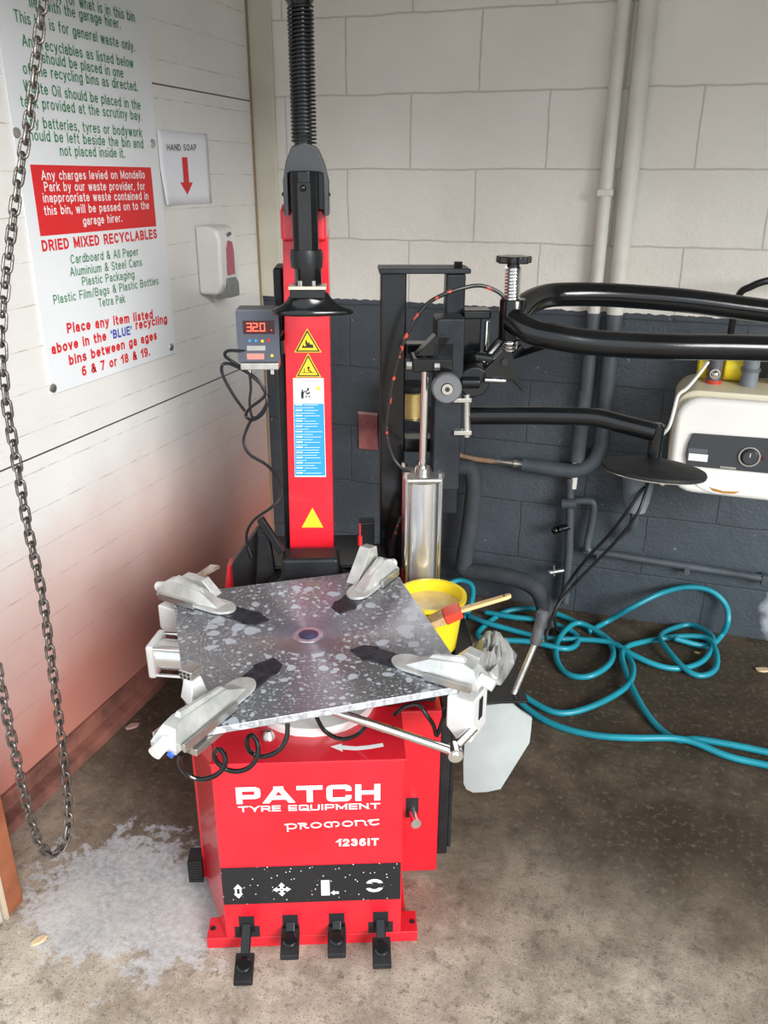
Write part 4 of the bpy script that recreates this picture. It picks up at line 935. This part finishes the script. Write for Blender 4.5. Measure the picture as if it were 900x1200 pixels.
mb = MB(); flat(mb, [e4, e3, e2, e1], colM, .0009); P_(mb, 'blue_text_field', CYAN, lab)
mb = MB(); rr = random.Random(3)
FWD = e2[0]-e1[0]-.006
for i in range(27):
    f = (i+.6)/27.5; xL = e1[0]+(e4[0]-e1[0])*f+.003; z = e1[1]+(e4[1]-e1[1])*f
    if i % 2 == 0:
        flat(mb, [(xL, z), (xL+.26*FWD, z), (xL+.26*FWD, z+.0026), (xL, z+.0026)], colM, .0013)
        a_, b_ = .32*FWD, rr.uniform(.75, 1)*FWD
    else: a_, b_ = 0, rr.uniform(.35, .95)*FWD
    flat(mb, [(xL+a_, z), (xL+b_, z), (xL+b_, z+.0009), (xL+a_, z+.0009)], colM, .0013)
P_(mb, 'text_lines', WHITE, lab)
q = c4(388, 500); mb = MB()
for pl in ([(-14, -12), (-8, -12), (-6, 8), (-12, 10), (-15, 3)], [(-13, 10), (-9, 9), (-8, 14), (-12, 15)], [(-8, 4), (2, 10), (1, 12), (-9, 8)], [(1, 8), (8, 12), (9, 20), (3, 17)], [(2, -2), (12, 4), (10, 8), (0, 3)],
           [(-3, -12), (-1, -12), (-1, -2), (-3, -2)], [(8, -12), (10, -12), (10, -1), (8, -1)], [(-3, -7), (10, -7), (10, -5), (-3, -5)], [(-2, 2), (4, 7), (2, 9), (-4, 4)]):
    flat(mb, [(q[0]+x*.00085-.002, q[1]+y*.00085-.001) for x, y in pl], colM, .0009)
P_(mb, 'operator_pictogram', BLKP, lab)
q = c4(434, 473); mb = MB(); flat(mb, [(q[0]-.0065, q[1]-.006), (q[0]+.0065, q[1]-.006), (q[0], q[1]+.006)], colM, .0009); P_(mb, 'small_warning_sign', YELP, lab)

# tilting base of the column (black covers)
P_(MB().prism([(-.075, .60, .655), (.062, .60, .655), (.066, .60, .60), (.105, .60, .585), (.110, .60, .4655), (-.118, .60, .4655), (-.114, .60, .585), (-.080, .60, .60)], (0, -.075, 0)), 'column_hinge_cover', BLKM, bevel=.010, seg=3)
P_(MB().box(-.135, .13, .60, .80, .4655, .60), 'column_base', BLK, bevel=.006)
P_(MB().prism([(.125, .62, .4655), (.185, .62, .4655), (.185, .62, .60), (.125, .62, .60)], (0, .12, 0)), 'rear_control_box', BLKM, bevel=.006)
P_(MB().box(.115, .155, .70, .74, .60, .675), 'rear_valve_block', BLKM, bevel=.004)
P_(MB().cyl((.116, .66, .63), (.116, .66, .655), .006).cyl((.116, .66, .655), (.116, .66, .69), .0022), 'red_handled_tool', mottled('red_grip', (.6, .02, .02), (.66, .03, .03), 5))
P_(MB().prism([(-.155, .58, .4655), (-.085, .58, .4655), (-.110, .58, .70), (-.135, .58, .70)], (0, .035, 0)), 'hinge_plate', BLKM, bevel=.004)
P_(MB().prism([(-.135, .57, .735), (-.120, .57, .745), (-.070, .57, .655), (-.085, .57, .645)], (0, .02, 0)), 'tilt_lever', BLKM, bevel=.003)
P_(MB().prism([(-.21, .62, .60), (-.145, .62, .69), (-.135, .62, .69), (-.12, .62, .50), (-.21, .62, .50)], (0, .04, 0)), 'tilt_bracket', BLKM, bevel=.004)
P_(MB().prism([(-.245, .64, .4655), (-.16, .64, .4655), (-.16, .64, .60), (-.225, .64, .585)], (0, .05, 0)), 'rear_red_guard', RED, bevel=.003)
P_(MB().box(.195, .214, .58, .70, .4655, .56), 'rear_red_bracket', RED, bevel=.003)

# bead breaker: arm, blade, handle
P_(MB().box(.335, .385, .30, .70, .40, .455), 'breaker_arm', BLK, bevel=.005)
P_(MB().box(.2805, .335, .60, .68, .38, .46), 'breaker_pivot', BLK, bevel=.004)
BYL = .215
out = [M(400+x/3.75, 740+y/3.75, 1, BYL) for x, y in ((630, 330), (700, 318), (745, 315), (790, 360), (850, 415), (845, 470), (838, 522), (700, 695), (640, 706), (580, 716), (552, 708), (541, 688), (540, 600), (545, 515), (575, 430))]
bxm = sum(p.x for p in out)/len(out)
mb = MB(); f_ = [mb.bm.verts.new((p.x, BYL+.9*(p.x-bxm)**2*4-.0, p.z)) for p in out]; cz_ = sum(p.z for p in out)/len(out)
b_ = [mb.bm.verts.new(v.co+V((0, .007, 0))) for v in f_]; k = len(f_)
cf = mb.bm.verts.new((bxm, BYL, cz_)); cb_ = mb.bm.verts.new((bxm, BYL+.007, cz_))
for i in range(k):
    j = (i+1) % k; mb.bm.faces.new((f_[i], f_[j], cf)); mb.bm.faces.new((b_[j], b_[i], cb_)); mb.bm.faces.new((f_[i], b_[i], b_[j], f_[j]))
bl = P_(mb, 'breaker_blade', BLADEM, sharp=40)
P_(MB().tube([(bxm-.03, BYL+.02, cz_+.09), (.372, .30, .42)], .016, 14), 'blade_mount', BLK)
h0, h1, h2 = M(598, 823, 1, BYL+.012), M(628, 752, 1, BYL+.045), M(637, 715, 1, BYL+.062)
hn = P_(MB().tube([h0, h1], .0065, 14), 'breaker_handle', STEEL)
d_ = (h2-h1).normalized()
P_(MB().tube([h1-d_*.006, h1, h1+d_*.02, h2-d_*.02, h2-d_*.006, h2], [.011, .0135, .0125, .0125, .014, .010], 16), 'handle_grip', mottled('grey_black_grip', (.05, .05, .055), (.11, .11, .12), 30, .4), hn)
# grease bucket holder
P_(MB().box(.2805, .345, .35, .49, .452, .4575).box(.2805, .286, .35, .49, .40, .452), 'side_tray', BLK, bevel=.002)
P_(MB().box(.345, .47, .20, .345, .456, .462), 'breaker_shelf', BLK, bevel=.002)

# ------------------------------------------------------------------ helper arm (own post, bolted behind)
ha = thing('helper_arm', 'black bead press unit with silver air cylinder and long curved tube arms', 'helper arm', O+MX*.24+MY*.74, AL)
hb = V((.24, .74, 0))
def HP(mb, name, m_, parent=ha, **k):
    for v in mb.bm.verts: v.co -= hb
    return mb.build(name, m_, parent, **k)
HY = .70
HP(MB().box(.12, .40, .705, .86, 0, .022), 'foot_plate', BLK, bevel=.003)
HP(MB().box(.170, .232, HY+.02, HY+.085, .022, 1.303), 'main_post', BLK, bevel=.005)
HP(MB().box(.165, .378, HY-.02, HY+.085, 1.3035, 1.315), 'top_plate', DKSL, bevel=.003)
HP(MB().cyl((.352, HY+.02, 1.3155), (.352, HY+.02, 1.328), .011, k=6), 'top_bolt', BLK)
HP(MB().box(.322, .368, HY-.01, HY+.04, .70, 1.303), 'inner_post', DKSL, bevel=.005)
HP(MB().box(.292, .358, .60, .685, .80, 1.215), 'carriage', DKSL, bevel=.005)
HP(MB().box(.362, .405, .66, .70, 1.08, 1.22).box(.36, .425, .65, .71, 1.205, 1.225), 'guide_block', BLK, bevel=.004)
HP(MB().cyl((.417, .655, 1.08), (.417, .655, 1.20), .006), 'guide_rod', CHROME)
for z_ in (.86, 1.10): HP(MB().box(.232, .322, HY+.02, HY+.07, z_, z_+.035), 'post_brace', BLK, bevel=.003)
# silver air cylinder
cx, cy_ = .268, .60
ac = HP(MB().lathe([(0, 0), (.046, 0), (.046, .332), (0, .332)], Matrix.Translation((cx, cy_, .50)), 36), 'air_cylinder', ALU)
HP(MB().box(cx-.047, cx+.047, cy_-.047, cy_+.047, .832, .848), 'cylinder_top_cap', STEEL, ac, bevel=.010, seg=3)
HP(MB().box(cx-.050, cx+.050, cy_-.050, cy_+.050, .47, .50), 'cylinder_foot', STEEL, ac, bevel=.006)
for sx in (-1, 1):
    for sy in (-1, 1): HP(MB().cyl((cx+sx*.041, cy_+sy*.041, .50), (cx+sx*.041, cy_+sy*.041, .856), .0055, k=12).cyl((cx+sx*.041, cy_+sy*.041, .848), (cx+sx*.041, cy_+sy*.041, .860), .008, k=6), 'tie_bar', CHROME, ac)
HP(MB().lathe([(0, 0), (.018, 0), (.018, .014), (0, .014)], Matrix.Translation((cx, cy_, .848)), 20), 'rod_gland', STEEL, ac)
HP(MB().cyl((cx, cy_, .85), (cx+.002, cy_, 1.128), .0095), 'piston_rod', CHROME)
HP(MB().box(.238, .330, .575, .66, 1.098, 1.128).box(.285, .335, .60, .66, 1.10, 1.16).prism([(.245, .60, 1.128), (.30, .60, 1.128), (.33, .60, 1.175), (.29, .60, 1.175)], (0, .05, 0)), 'rod_bracket', BLK, bevel=.003)
HP(MB().cyl((.236, .585, 1.112), (.224, .585, 1.112), .009, k=6).cyl((cx+.018, .57, 1.112), (cx+.03, .57, 1.112), .009, k=6), 'bracket_nut', STEEL)
# grey roller
rc = M(524, 456, 1, .53)
rx = Matrix.Translation(rc) @ Matrix.Rotation(PI/2, 4, 'X')
rl = HP(MB().lathe([(.014, .0), (.031, .0), (.034, -.004), (.034, -.022), (.031, -.026), (.014, -.026), (.014, 0)], rx), 'roller_wheel', mottled('grey_nylon', (.10, .105, .11), (.14, .145, .15), 8, .45))
HP(MB().cyl(rc+V((0, -.001, 0)), rc+V((0, .10, 0)), .011).cyl(rc+V((0, -.004, 0)), rc+V((0, .003, 0)), .0125), 'roller_axle', CHROME, rl)
HP(MB().cyl(rc+V((0, -.0052, 0)), rc+V((0, -.004, 0)), .006, k=6), 'roller_bolt_socket', BLKP, rl)
q = M(556, 448, 1, .60)
HP(MB().lathe([(0, 0), (.034, .0), (.037, .006), (.037, .06), (0, .06)], Matrix.Translation(q) @ Matrix.Rotation(-PI/2, 4, 'X')), 'black_motor_drum', BLKM, bevel=.002)
# yoke + V bracket under the spring
pz = lambda x, y, yy=.60: M(x, y, 1, yy)
HP(MB().tube([pz(535, 420, .65), pz(560, 418), pz(575, 420)], .012, 10).tube([pz(565, 424), pz(590, 395, .62), pz(600, 370, .62)], .010, 10), 'yoke_link', BLK)
HP(MB().prism([pz(590, 411), pz(600, 411), pz(613, 460), pz(600, 446), pz(574, 446), pz(560, 452), pz(566, 436)], (0, .022, 0)), 'v_bracket', BLK, bevel=.003)
HP(MB().cyl(pz(591, 424)+V((0, -.006, 0)), pz(591, 424)+V((0, .002, 0)), .008), 'bracket_bolt', BLKM)
HP(MB().cyl(pz(568, 445, .595), pz(592, 446, .595), .0065), 'yoke_pin', CHROME)
HP(MB().box(.36, .40, .62, .66, 1.04, 1.075).cyl(pz(562, 448), pz(540, 448), .014), 'yoke_block', BLK, bevel=.003)
# threaded spring post and knob
p0, p1 = pz(597, 411), pz(602, 306)
HP(MB().cyl(p0, p1, .0115), 'threaded_post', STEEL)
d_ = (p1-p0); ln_ = d_.length; e = d_.normalized(); s1 = e.cross(V((0, 1, 0))).normalized(); s2 = e.cross(s1)
hp = []
for i in range(26*12+1):
    a = i/12*2*PI; hp.append(p0+e*(.004+(ln_-.016)*i/312)+s1*(.0165*math.cos(a))+s2*(.0165*math.sin(a)))
HP(MB().tube(hp, .0023, 6), 'compression_spring', CHROME)
kn = [(( .037+.0035*math.cos(7*a))*math.cos(a), (.037+.0035*math.cos(7*a))*math.sin(a)) for a in [2*PI*i/56 for i in range(56)]]
HP(MB().prism([p1+V((x, y, -.004)) for x, y in kn], (0, 0, .015)).cyl(p1+V((0, 0, -.014)), p1+V((0, 0, -.004)), .014), 'adjusting_knob', BLK, bevel=.003)
# loop arm
jc = pz(600, 374, .60)
HP(MB().lathe([(0, -.045), (.028, -.045), (.030, -.041), (.030, .041), (.028, .045), (0, .045)], Matrix.Translation(jc), 24), 'arm_joint', BLK)
lo = [pz(600, 374, .585), pz(622, 388, .55), pz(650, 395, .53), pz(700, 402, .52), pz(780, 406, .50), pz(850, 407, .49), pz(920, 409, .48), pz(1010, 414, .46)]
hi = [pz(604, 372, .615), pz(618, 356, .68), pz(640, 347, .74), pz(668, 345, .76), pz(720, 346, .76), pz(800, 352, .74), pz(870, 361, .72), pz(940, 370, .70), pz(1010, 378, .69)]
HP(MB().tube(spline(lo, 8), .0285, 22), 'lower_loop_tube', BLK)
HP(MB().tube(spline(hi, 8), .0285, 22), 'upper_loop_tube', BLK)
HP(MB().cyl(pz(1008, 414, .46), pz(1008, 378, .69), .02), 'loop_cross_tube', BLK)
HP(MB().tube([pz(612, 406, .62), pz(590, 425, .62)], .008, 8).tube([pz(600, 418, .66), pz(660, 398, .66)], .008, 8), 'stay_rod', BLK)
# lower arm with pressing disc
la = [pz(545, 487, .62), pz(580, 487, .60), pz(640, 487, .57), pz(695, 489, .55), pz(730, 497, .53), pz(766, 506, .51)]
HP(MB().tube(spline(la, 8), .0215, 20), 'disc_arm', BLK)
HP(MB().cyl(pz(547, 462, .60), pz(547, 512, .60), .008).box(*(lambda q: (q.x-.03, q.x+.012, q.y-.012, q.y+.012, q.z-.005, q.z+.005))(pz(546, 468, .60))).box(*(lambda q: (q.x-.03, q.x+.012, q.y-.012, q.y+.012, q.z-.005, q.z+.005))(pz(546, 506, .60))), 'hinge_pin', STEEL, bevel=.001)
dt = pz(771, 498, .51); db = V((dt.x, dt.y, pz(771, 545, .51).z))
HP(MB().cyl(dt, dt+V((0, 0, -.075)), .016).cyl(dt, dt+V((0, 0, .004)), .010), 'disc_spindle', BLK)
DM = Matrix.Translation(pz(766, 547, .51)) @ Matrix.Rotation(math.radians(4), 4, 'Y') @ Matrix.Rotation(math.radians(-5), 4, 'X')
ds = HP(MB().lathe([(0, .030), (.018, .022), (.022, .020), (.050, .012), (.100, .003), (.118, -.002), (.120, -.007), (.116, -.011), (.05, -.004), (0, 0)], DM, 48), 'press_disc', RUB)
HP(MB().lathe([(.112, -.0125), (.119, -.0115), (.1195, -.009), (.112, -.010)], DM, 48), 'disc_steel_rim', STEEL, ds)
HP(MB().cyl(pz(776, 564, .51), pz(776, 560, .51)+V((0, 0, .02)), .012).sphere(pz(776, 566, .51), .010), 'disc_nut', CHROME, ds)
# black and red striped air line
sp = [pz(594, 354, .60), pz(585, 343, .60), pz(565, 335, .60), pz(545, 337, .59), pz(520, 345, .585), pz(500, 357, .585), pz(483, 380, .58), pz(470, 410, .58), pz(460, 450, .58), pz(454, 490, .58), pz(453, 510, .58), pz(460, 535, .58), pz(470, 548, .58), pz(480, 553, .59)]
HP(MB().tube(spline(sp, 8), .0045, 10), 'striped_air_line', STRIPE)
sp = [pz(470, 606, .63), pz(463, 625, .63), pz(458, 645, .64), pz(455, 665, .66)]
HP(MB().tube(spline(sp, 8), .0045, 10), 'striped_air_line', STRIPE)

# ------------------------------------------------------------------ digital inflator
DY = .56
q0, q1 = M(278, 360, 1, DY), M(328, 430, 1, DY)
dg_ = thing('digital_inflator', 'grey digital pressure gauge box with red LED digits beside the red column', 'pressure gauge', m2w((( q0.x+q1.x)/2, DY, q1.z)), AL)
dx, dz_ = (q1.x-q0.x)/2, q0.z-q1.z
MB().box(-dx, dx, -.03, .03, .016, dz_).build('gauge_case', GREY, dg_, bevel=.003)
MB().box(-dx+.003, dx, -.032, .03, 0, .0155).build('mounting_rail', STEEL, dg_, bevel=.002)
MB().box(dx-.001, dx+.012, -.01, .02, .03, .06).build('mounting_arm', BLK, dg_)
gx = lambda x, y: (M(250+x/3.53, 320+y/3.53, 1, DY-.03).x-(q0.x+q1.x)/2, M(250+x/3.53, 320+y/3.53, 1, DY-.03).z-q1.z)
def grect(x0, y0, x1, y1, w, name, m_, par):
    a, b = gx(x0, y1), gx(x1, y0); return MB().box(a[0], b[0], -.03-w, -.0301, a[1], b[1]).build(name, m_, par)
grect(104, 158, 268, 368, .0010, 'face_panel', mat('slate_face', (.075, .085, .11), .35), dg_)
dw = grect(124, 196, 252, 252, .0018, 'display_window', LEDW, dg_)
SEG = {'3': 'abcdg', '2': 'abdeg', '0': 'abcdef'}
mb = MB()
for ch_, xx in (('3', 139), ('2', 164), ('0', 194)):
    a, b = gx(xx, 240), gx(xx+19, 206); w = b[0]-a[0]; h = b[1]-a[1]; t_ = .0016
    def sg2(x0, x1, z0, z1): mb.box(a[0]+x0, a[0]+x1, -.0330, -.0319, a[1]+z0, a[1]+z1)
    S = SEG[ch_]
    if 'a' in S: sg2(0, w, h-t_, h)
    if 'g' in S: sg2(.0005, w-.0005, h/2-t_/2, h/2+t_/2)
    if 'd' in S: sg2(0, w, 0, t_)
    if 'b' in S: sg2(w-t_, w, h/2+.0005, h-.0005)
    if 'c' in S: sg2(w-t_, w, .0005, h/2-.0005)
    if 'e' in S: sg2(0, t_, .0005, h/2-.0005)
    if 'f' in S: sg2(0, t_, h/2+.0005, h-.0005)
for xx, yy in ((187.5, 239), (240, 236)):
    a = gx(xx, yy); mb.box(a[0]-.0009, a[0]+.0009, -.0330, -.0319, a[1]-.0009, a[1]+.0009)
mb.build('led_digits', LED, dw)
for (xx, yy, m_) in ((150, 279, CYAN), (176, 279, CYAN), (203, 281, YELP), (229, 278, REDP), (243, 341, YELP)):
    a = gx(xx, yy); MB().lathe([(0, .0016), (.003, .0014), (.0034, 0), (0, 0)], Matrix.Translation((a[0], -.0312, a[1])) @ Matrix.Rotation(PI/2, 4, 'X'), 16).build('push_button', m_, dg_)
grect(140, 300, 215, 320, .0016, 'grey_key_label', STEEL, dg_); grect(140, 332, 210, 357, .0016, 'red_key_label', mat('salmon_print', (.55, .22, .18), .5), dg_)
for xx in (147, 243):
    a = gx(xx, 385); MB().cyl((a[0], -.018, .004), (a[0], -.018, -.012), .005, k=10).build('hose_connector', CHROME, dg_)
def GP(x, y, yy=DY-.018): return m2w(M(250+x/3.53, 320+y/3.53, 1, yy))
cab = [[(147, 400), (155, 470), (150, 540), (165, 600), (210, 560), (235, 480), (243, 400)],
       [(290, 240), (262, 268), (215, 300), (130, 320), (60, 322), (50, 345), (100, 380), (180, 440), (222, 520), (205, 580), (160, 608), (135, 590), (150, 560), (215, 500), (165, 430), (80, 380), (40, 378), (38, 420), (80, 500), (130, 570)],
       [(165, 595), (140, 640), (125, 700), (150, 750), (215, 790), (255, 830), (282, 880), (275, 930), (240, 970), (170, 1020), (140, 1070), (140, 1120), (160, 1180)]]
for i, P in enumerate(cab):
    Q = [GP(x, y, (DY-.018 if i == 0 else DY-.02+(.012*math.sin(j*1.3)))+( .0 if i < 2 else min(j*.006, .07))) for j, (x, y) in enumerate(P)]
    if i == 1: Q[0] = m2w(M(250+290/3.53, 320+240/3.53, 1, DY+.02))
    Q = [q-Q[0] for q in spline(Q, 8)]; 
    loc = GP(*P[0], DY-.018) if i != 1 else m2w(M(250+290/3.53, 320+240/3.53, 1, DY+.02))
    o = MB().tube(Q, .0036 if i else .003, 8).build('black_cable', BLKM, None, loc=loc)
    tag(o, ['short black hose looped between the two connectors under the gauge', 'tangled black cable coiled below the digital pressure gauge', 'single black cable hanging from the tangle down beside the column foot'][i], 'cable')

# ------------------------------------------------------------------ bucket, brush, wrapper
bk = m2w((.280, .438, .4662))
t = thing('grease_bucket', 'small yellow plastic bucket of tyre paste behind the turntable', 'bucket', bk, AL)
MB().lathe([(0, 0), (.062, 0), (.077, .125), (.083, .125), (.083, .134), (.074, .134), (.060, .006), (0, .006)], None, 36).build('bucket_shell', YEL, t)
MB().lathe([(0, .107), (.0705, .107), (.070, .102), (0, .102)], None, 30).build('tyre_paste', PASTE, t)
# brush from (302..) paste to the right
b0 = M(500, 731, 2, .580); b1 = M(520, 722, 2, .600); b2 = M(540, 715, 2, .612); b3 = M(602, 697, 2, .66)
t = thing('paste_brush', 'pale wooden brush with red ferrule resting in the yellow bucket', 'brush', m2w(b0), AL)
d_ = (b3-b2).normalized(); dA = (b2-b0).normalized()
rmb = dA.to_track_quat('Z', 'Y').to_matrix().to_4x4()
sp = (b1-b0).length; f2 = (b2-b1).length
MB().hull([rmb @ V(p) for p in [(-.016, -.007, -.005), (.016, -.007, -.005), (.016, .007, -.005), (-.016, .007, -.005), (-.021, -.010, sp), (.021, -.010, sp), (.021, .010, sp), (-.021, .010, sp)]]).build('bristles', BRIS, t, bevel=.003)
MB().hull([rmb @ V(p) for p in [(-.023, -.011, sp), (.023, -.011, sp), (.023, .011, sp), (-.023, .011, sp), (-.021, -.010, sp+f2), (.021, -.010, sp+f2), (.021, .010, sp+f2), (-.021, .010, sp+f2)]]).build('ferrule', mat('red_ferrule', (.72, .05, .02), .4), t, bevel=.003)
rmh = d_.to_track_quat('Z', 'Y').to_matrix().to_4x4(); hl = (b3-b2).length
mb = MB(); mxh = Matrix.Translation(b2-b0-d_*.006) @ rmh
secs = [(0, .010), (.3*hl, .009), (.7*hl, .0085), (.93*hl, .0085), (hl, .005)]
hd = mb.hull([mxh @ V((sx*w, sy*.0045, z)) for z, w in secs for sx in (-1, 1) for sy in (-1, 1)]).build('handle', WOOD, t, bevel=.003)
hp_ = mxh @ V((0, 0, .88*hl)); 
MB().cyl(mxh @ V((0, -.0054, .88*hl)), mxh @ V((0, .0054, .88*hl)), .0028, k=12).build('hanging_hole', BLKP, hd)

def wrapper(name, outline, z0, hgt, m_, seed):
    rr = random.Random(seed); mb = MB(); q = [M(x, y, 2, z0) for x, y in outline]; c = sum(q, V())/len(q)
    q2 = []
    for a, b in zip(q, q[1:]+q[:1]): q2 += [a, a.lerp(b, .5)+V((rr.uniform(-.004, .004), rr.uniform(-.004, .004), 0))]
    n1 = 6; rows = []; k = len(q2)
    for s_ in range(n1):
        f = 1-s_/n1
        rows.append([mb.bm.verts.new(((p.x-c.x)*f+rr.uniform(-.003, .003), (p.y-c.y)*f+rr.uniform(-.003, .003), max(.001, hgt*(1-f**2)*rr.uniform(.35, 1.5)))) for p in q2])
    rows.append([mb.bm.verts.new((0, 0, hgt*.6))])
    for A, B in zip(rows, rows[1:]):
        for i in range(k):
            if len(B) > 1:
                mb.bm.faces.new((A[i], A[(i+1) % k], B[i])); mb.bm.faces.new((A[(i+1) % k], B[(i+1) % k], B[i]))
            else: mb.bm.faces.new((A[i], A[(i+1) % k], B[0]))
    o = mb.build(name, m_, None, loc=m2w(c), sharp=8); o.rotation_euler = (0, 0, AL)
    s_ = o.modifiers.new('s', 'SOLIDIFY'); s_.thickness = .0005
    return o
o = wrapper('clear_wrapper', [(545, 770), (556, 752), (572, 748), (590, 758), (606, 768), (598, 790), (585, 803), (565, 800), (550, 790)], .4625, .055, BAGM, 4); tag(o, 'crumpled clear plastic wrapper beside the yellow bucket', 'wrapper')

# ------------------------------------------------------------------ teal hose and black cables on floor
def FL(x, y, r=.011, z=0): return W(x, y, 2, r+z)
H1 = [(1010, 912), (900, 888), (820, 871), (790, 866), (760, 840), (738, 805), (728, 775), (735, 760), (755, 752), (790, 748), (825, 752), (838, 768), (838, 785), (820, 792), (800, 785), (780, 765), (773, 750), (785, 738), (808, 733), (828, 745), (835, 758), (825, 775), (800, 783), (770, 782), (740, 772), (715, 757), (680, 750), (640, 748), (600, 742), (570, 735), (550, 725)]
H2 = [(1010, 925), (900, 897), (850, 887), (800, 872), (740, 870), (690, 862), (640, 845), (605, 822), (598, 808), (610, 817), (650, 835), (690, 830), (730, 812), (741, 795), (738, 775), (722, 757), (700, 742), (675, 735), (655, 752), (652, 772), (665, 790), (690, 796), (712, 785), (718, 765), (705, 745), (670, 728), (640, 720), (610, 718), (585, 722), (560, 742), (575, 752), (620, 757), (660, 764), (676, 755), (672, 742), (640, 732), (600, 728), (568, 720)]
for P, lb in ((H1, 'teal air hose lying in loops with two tight coils near the wall'), (H2, 'teal air hose sweeping right across the floor from a loose round coil')):
    Q = [FL(x, y, .0105) for x, y in P]
    Q = spline(Q, 8)
    off = 0 if P is H1 else .0
    # lift where the hose crosses itself
    for i, q in enumerate(Q): q.z = .0105+.010*(1+math.sin(i*.17+(0 if P is H1 else PI)))*.9
    b0_ = Q[0].copy()
    o = MB().tube([q-b0_ for q in Q], .0098, 12).build('air_hose', TEAL, None, loc=b0_, sharp=180); tag(o, lb, 'hose', 'teal air hoses on the floor')
# the loop leaning against the wall
Q = [FL(690, 740, .011), FL(712, 728, .02), W(740, 712, 1, 2.74), W(775, 695, 1, 2.79), W(805, 688, 1, 2.805), W(832, 692, 1, 2.81), W(850, 708, 1, 2.80), W(853, 728, 1, 2.77), FL(845, 745, .02), FL(828, 757, .011), FL(790, 748, .032)]
Q = [q for q in spline(Q, 8)]; b0_ = Q[0].copy()
for q in Q: q.z = max(q.z, .011)
o = MB().tube([q-b0_ for q in Q], .0098, 12).build('air_hose', TEAL, None, loc=b0_, sharp=180); tag(o, 'teal air hose loop leaning up against the blue-grey wall', 'hose', 'teal air hoses on the floor')
Q = spline([FL(500, 720, .012), W(520, 690, 1, 2.72), W(537, 680, 1, 2.76), W(551, 684, 1, 2.76), W(554, 698, 1, 2.72), FL(545, 722, .012), FL(520, 735, .012)], 8); b0_ = Q[0].copy()
for q in Q: q.z = max(q.z, .011)
o = MB().tube([q-b0_ for q in Q], .0098, 12).build('air_hose', TEAL, None, loc=b0_, sharp=180); tag(o, 'short arc of teal hose against the wall behind the silver cylinder', 'hose', 'teal air hoses on the floor')
for k, pts in enumerate(([(757, 566, 2.70), (740, 592, 2.66), (715, 625, 2.66), (690, 652, 2.66), (668, 680, 2.66), (655, 705, 2.62), (650, 725, 2.6)], [(759, 566, 2.69), (748, 600, 2.64), (722, 634, 2.63), (695, 662, 2.63), (670, 688, 2.62), (652, 712, 2.58), (640, 745, 2.5)])):
    Q = spline([W(x, y, 1, d) for x, y, d in pts]+[FL(655+k*-12, 745+k*12, .008)], 8); b0_ = Q[0].copy()
    for q in Q: q.z = max(q.z, .006)
    o = MB().tube([q-b0_ for q in Q], .0055, 10).build('black_cable', BLKM, None, loc=b0_); tag(o, ['upper left one of two black cables sagging below the press disc', 'lower right one of two black cables sagging below the press disc'][k], 'cable')
# litter
def scrap(x, y, s, m_, name, label, cat):
    q = FL(x, y, 0); rr = random.Random(int(x)); mb = MB()
    mb.hull([(s*math.cos(a)*rr.uniform(.6, 1.1), s*.5*math.sin(a)*rr.uniform(.6, 1.1), z*s*.25) for a in [i*PI/4 for i in range(8)] for z in (0, 1)])
    o = mb.build(name, m_, None, loc=q); o.rotation_euler = (0, 0, rr.uniform(0, 3)); tag(o, label, cat)
YS = mat('dull_yellow', (.75, .58, .12), .6); LEAF = mat('dry_leaf', (.62, .46, .28), .8)
scrap(633, 752, .028, YS, 'yellow_scrap', 'yellow scrap on the floor among the teal hose behind the handle', 'scrap')
scrap(817, 765, .012, YS, 'yellow_scrap', 'tiny yellow scrap inside the right-hand teal hose coil', 'scrap')
scrap(893, 786, .026, LEAF, 'dry_leaf', 'pale dry leaf on the floor at the right edge', 'leaf')
scrap(155, 852, .022, mat('pinkish_scrap', (.45, .28, .24), .7), 'paper_scrap', 'pinkish paper scrap on the dark floor near the kerb', 'scrap')
scrap(46, 1103, .018, LEAF, 'dry_leaf', 'small yellow leaf on the pale floor patch at lower left', 'leaf')

# ------------------------------------------------------------------ light
w = bpy.data.worlds.new('world'); SC.world = w; w.use_nodes = True
bg = w.node_tree.nodes['Background']; bg.inputs[0].default_value = (.86, .93, 1, 1); bg.inputs[1].default_value = 1.2
def area(name, loc, tgt, sx, sy, e, col):
    l = bpy.data.lights.new(name, 'AREA'); l.shape = 'RECTANGLE'; l.size = sx; l.size_y = sy; l.energy = e; l.color = col
    o = bpy.data.objects.new(name, l); COL.objects.link(o); o.location = loc
    o.rotation_euler = (V(tgt)-V(loc)).to_track_quat('-Z', 'Y').to_euler(); return o
sl_ = bpy.data.lights.new('bright_overcast_sky', 'SUN'); sl_.energy = 3.0; sl_.angle = math.radians(26); sl_.color = (1, .99, .97)
so_ = bpy.data.objects.new('bright_overcast_sky', sl_); COL.objects.link(so_); so_.location = (2, -3, 3)
so_.rotation_euler = V((-.72, .62, -.34)).to_track_quat('-Z', 'Y').to_euler()
vs = SC.view_settings; vs.view_transform = 'Standard'; vs.look = 'None'; vs.gamma = 1; vs.exposure = .38; vs.use_curve_mapping = False
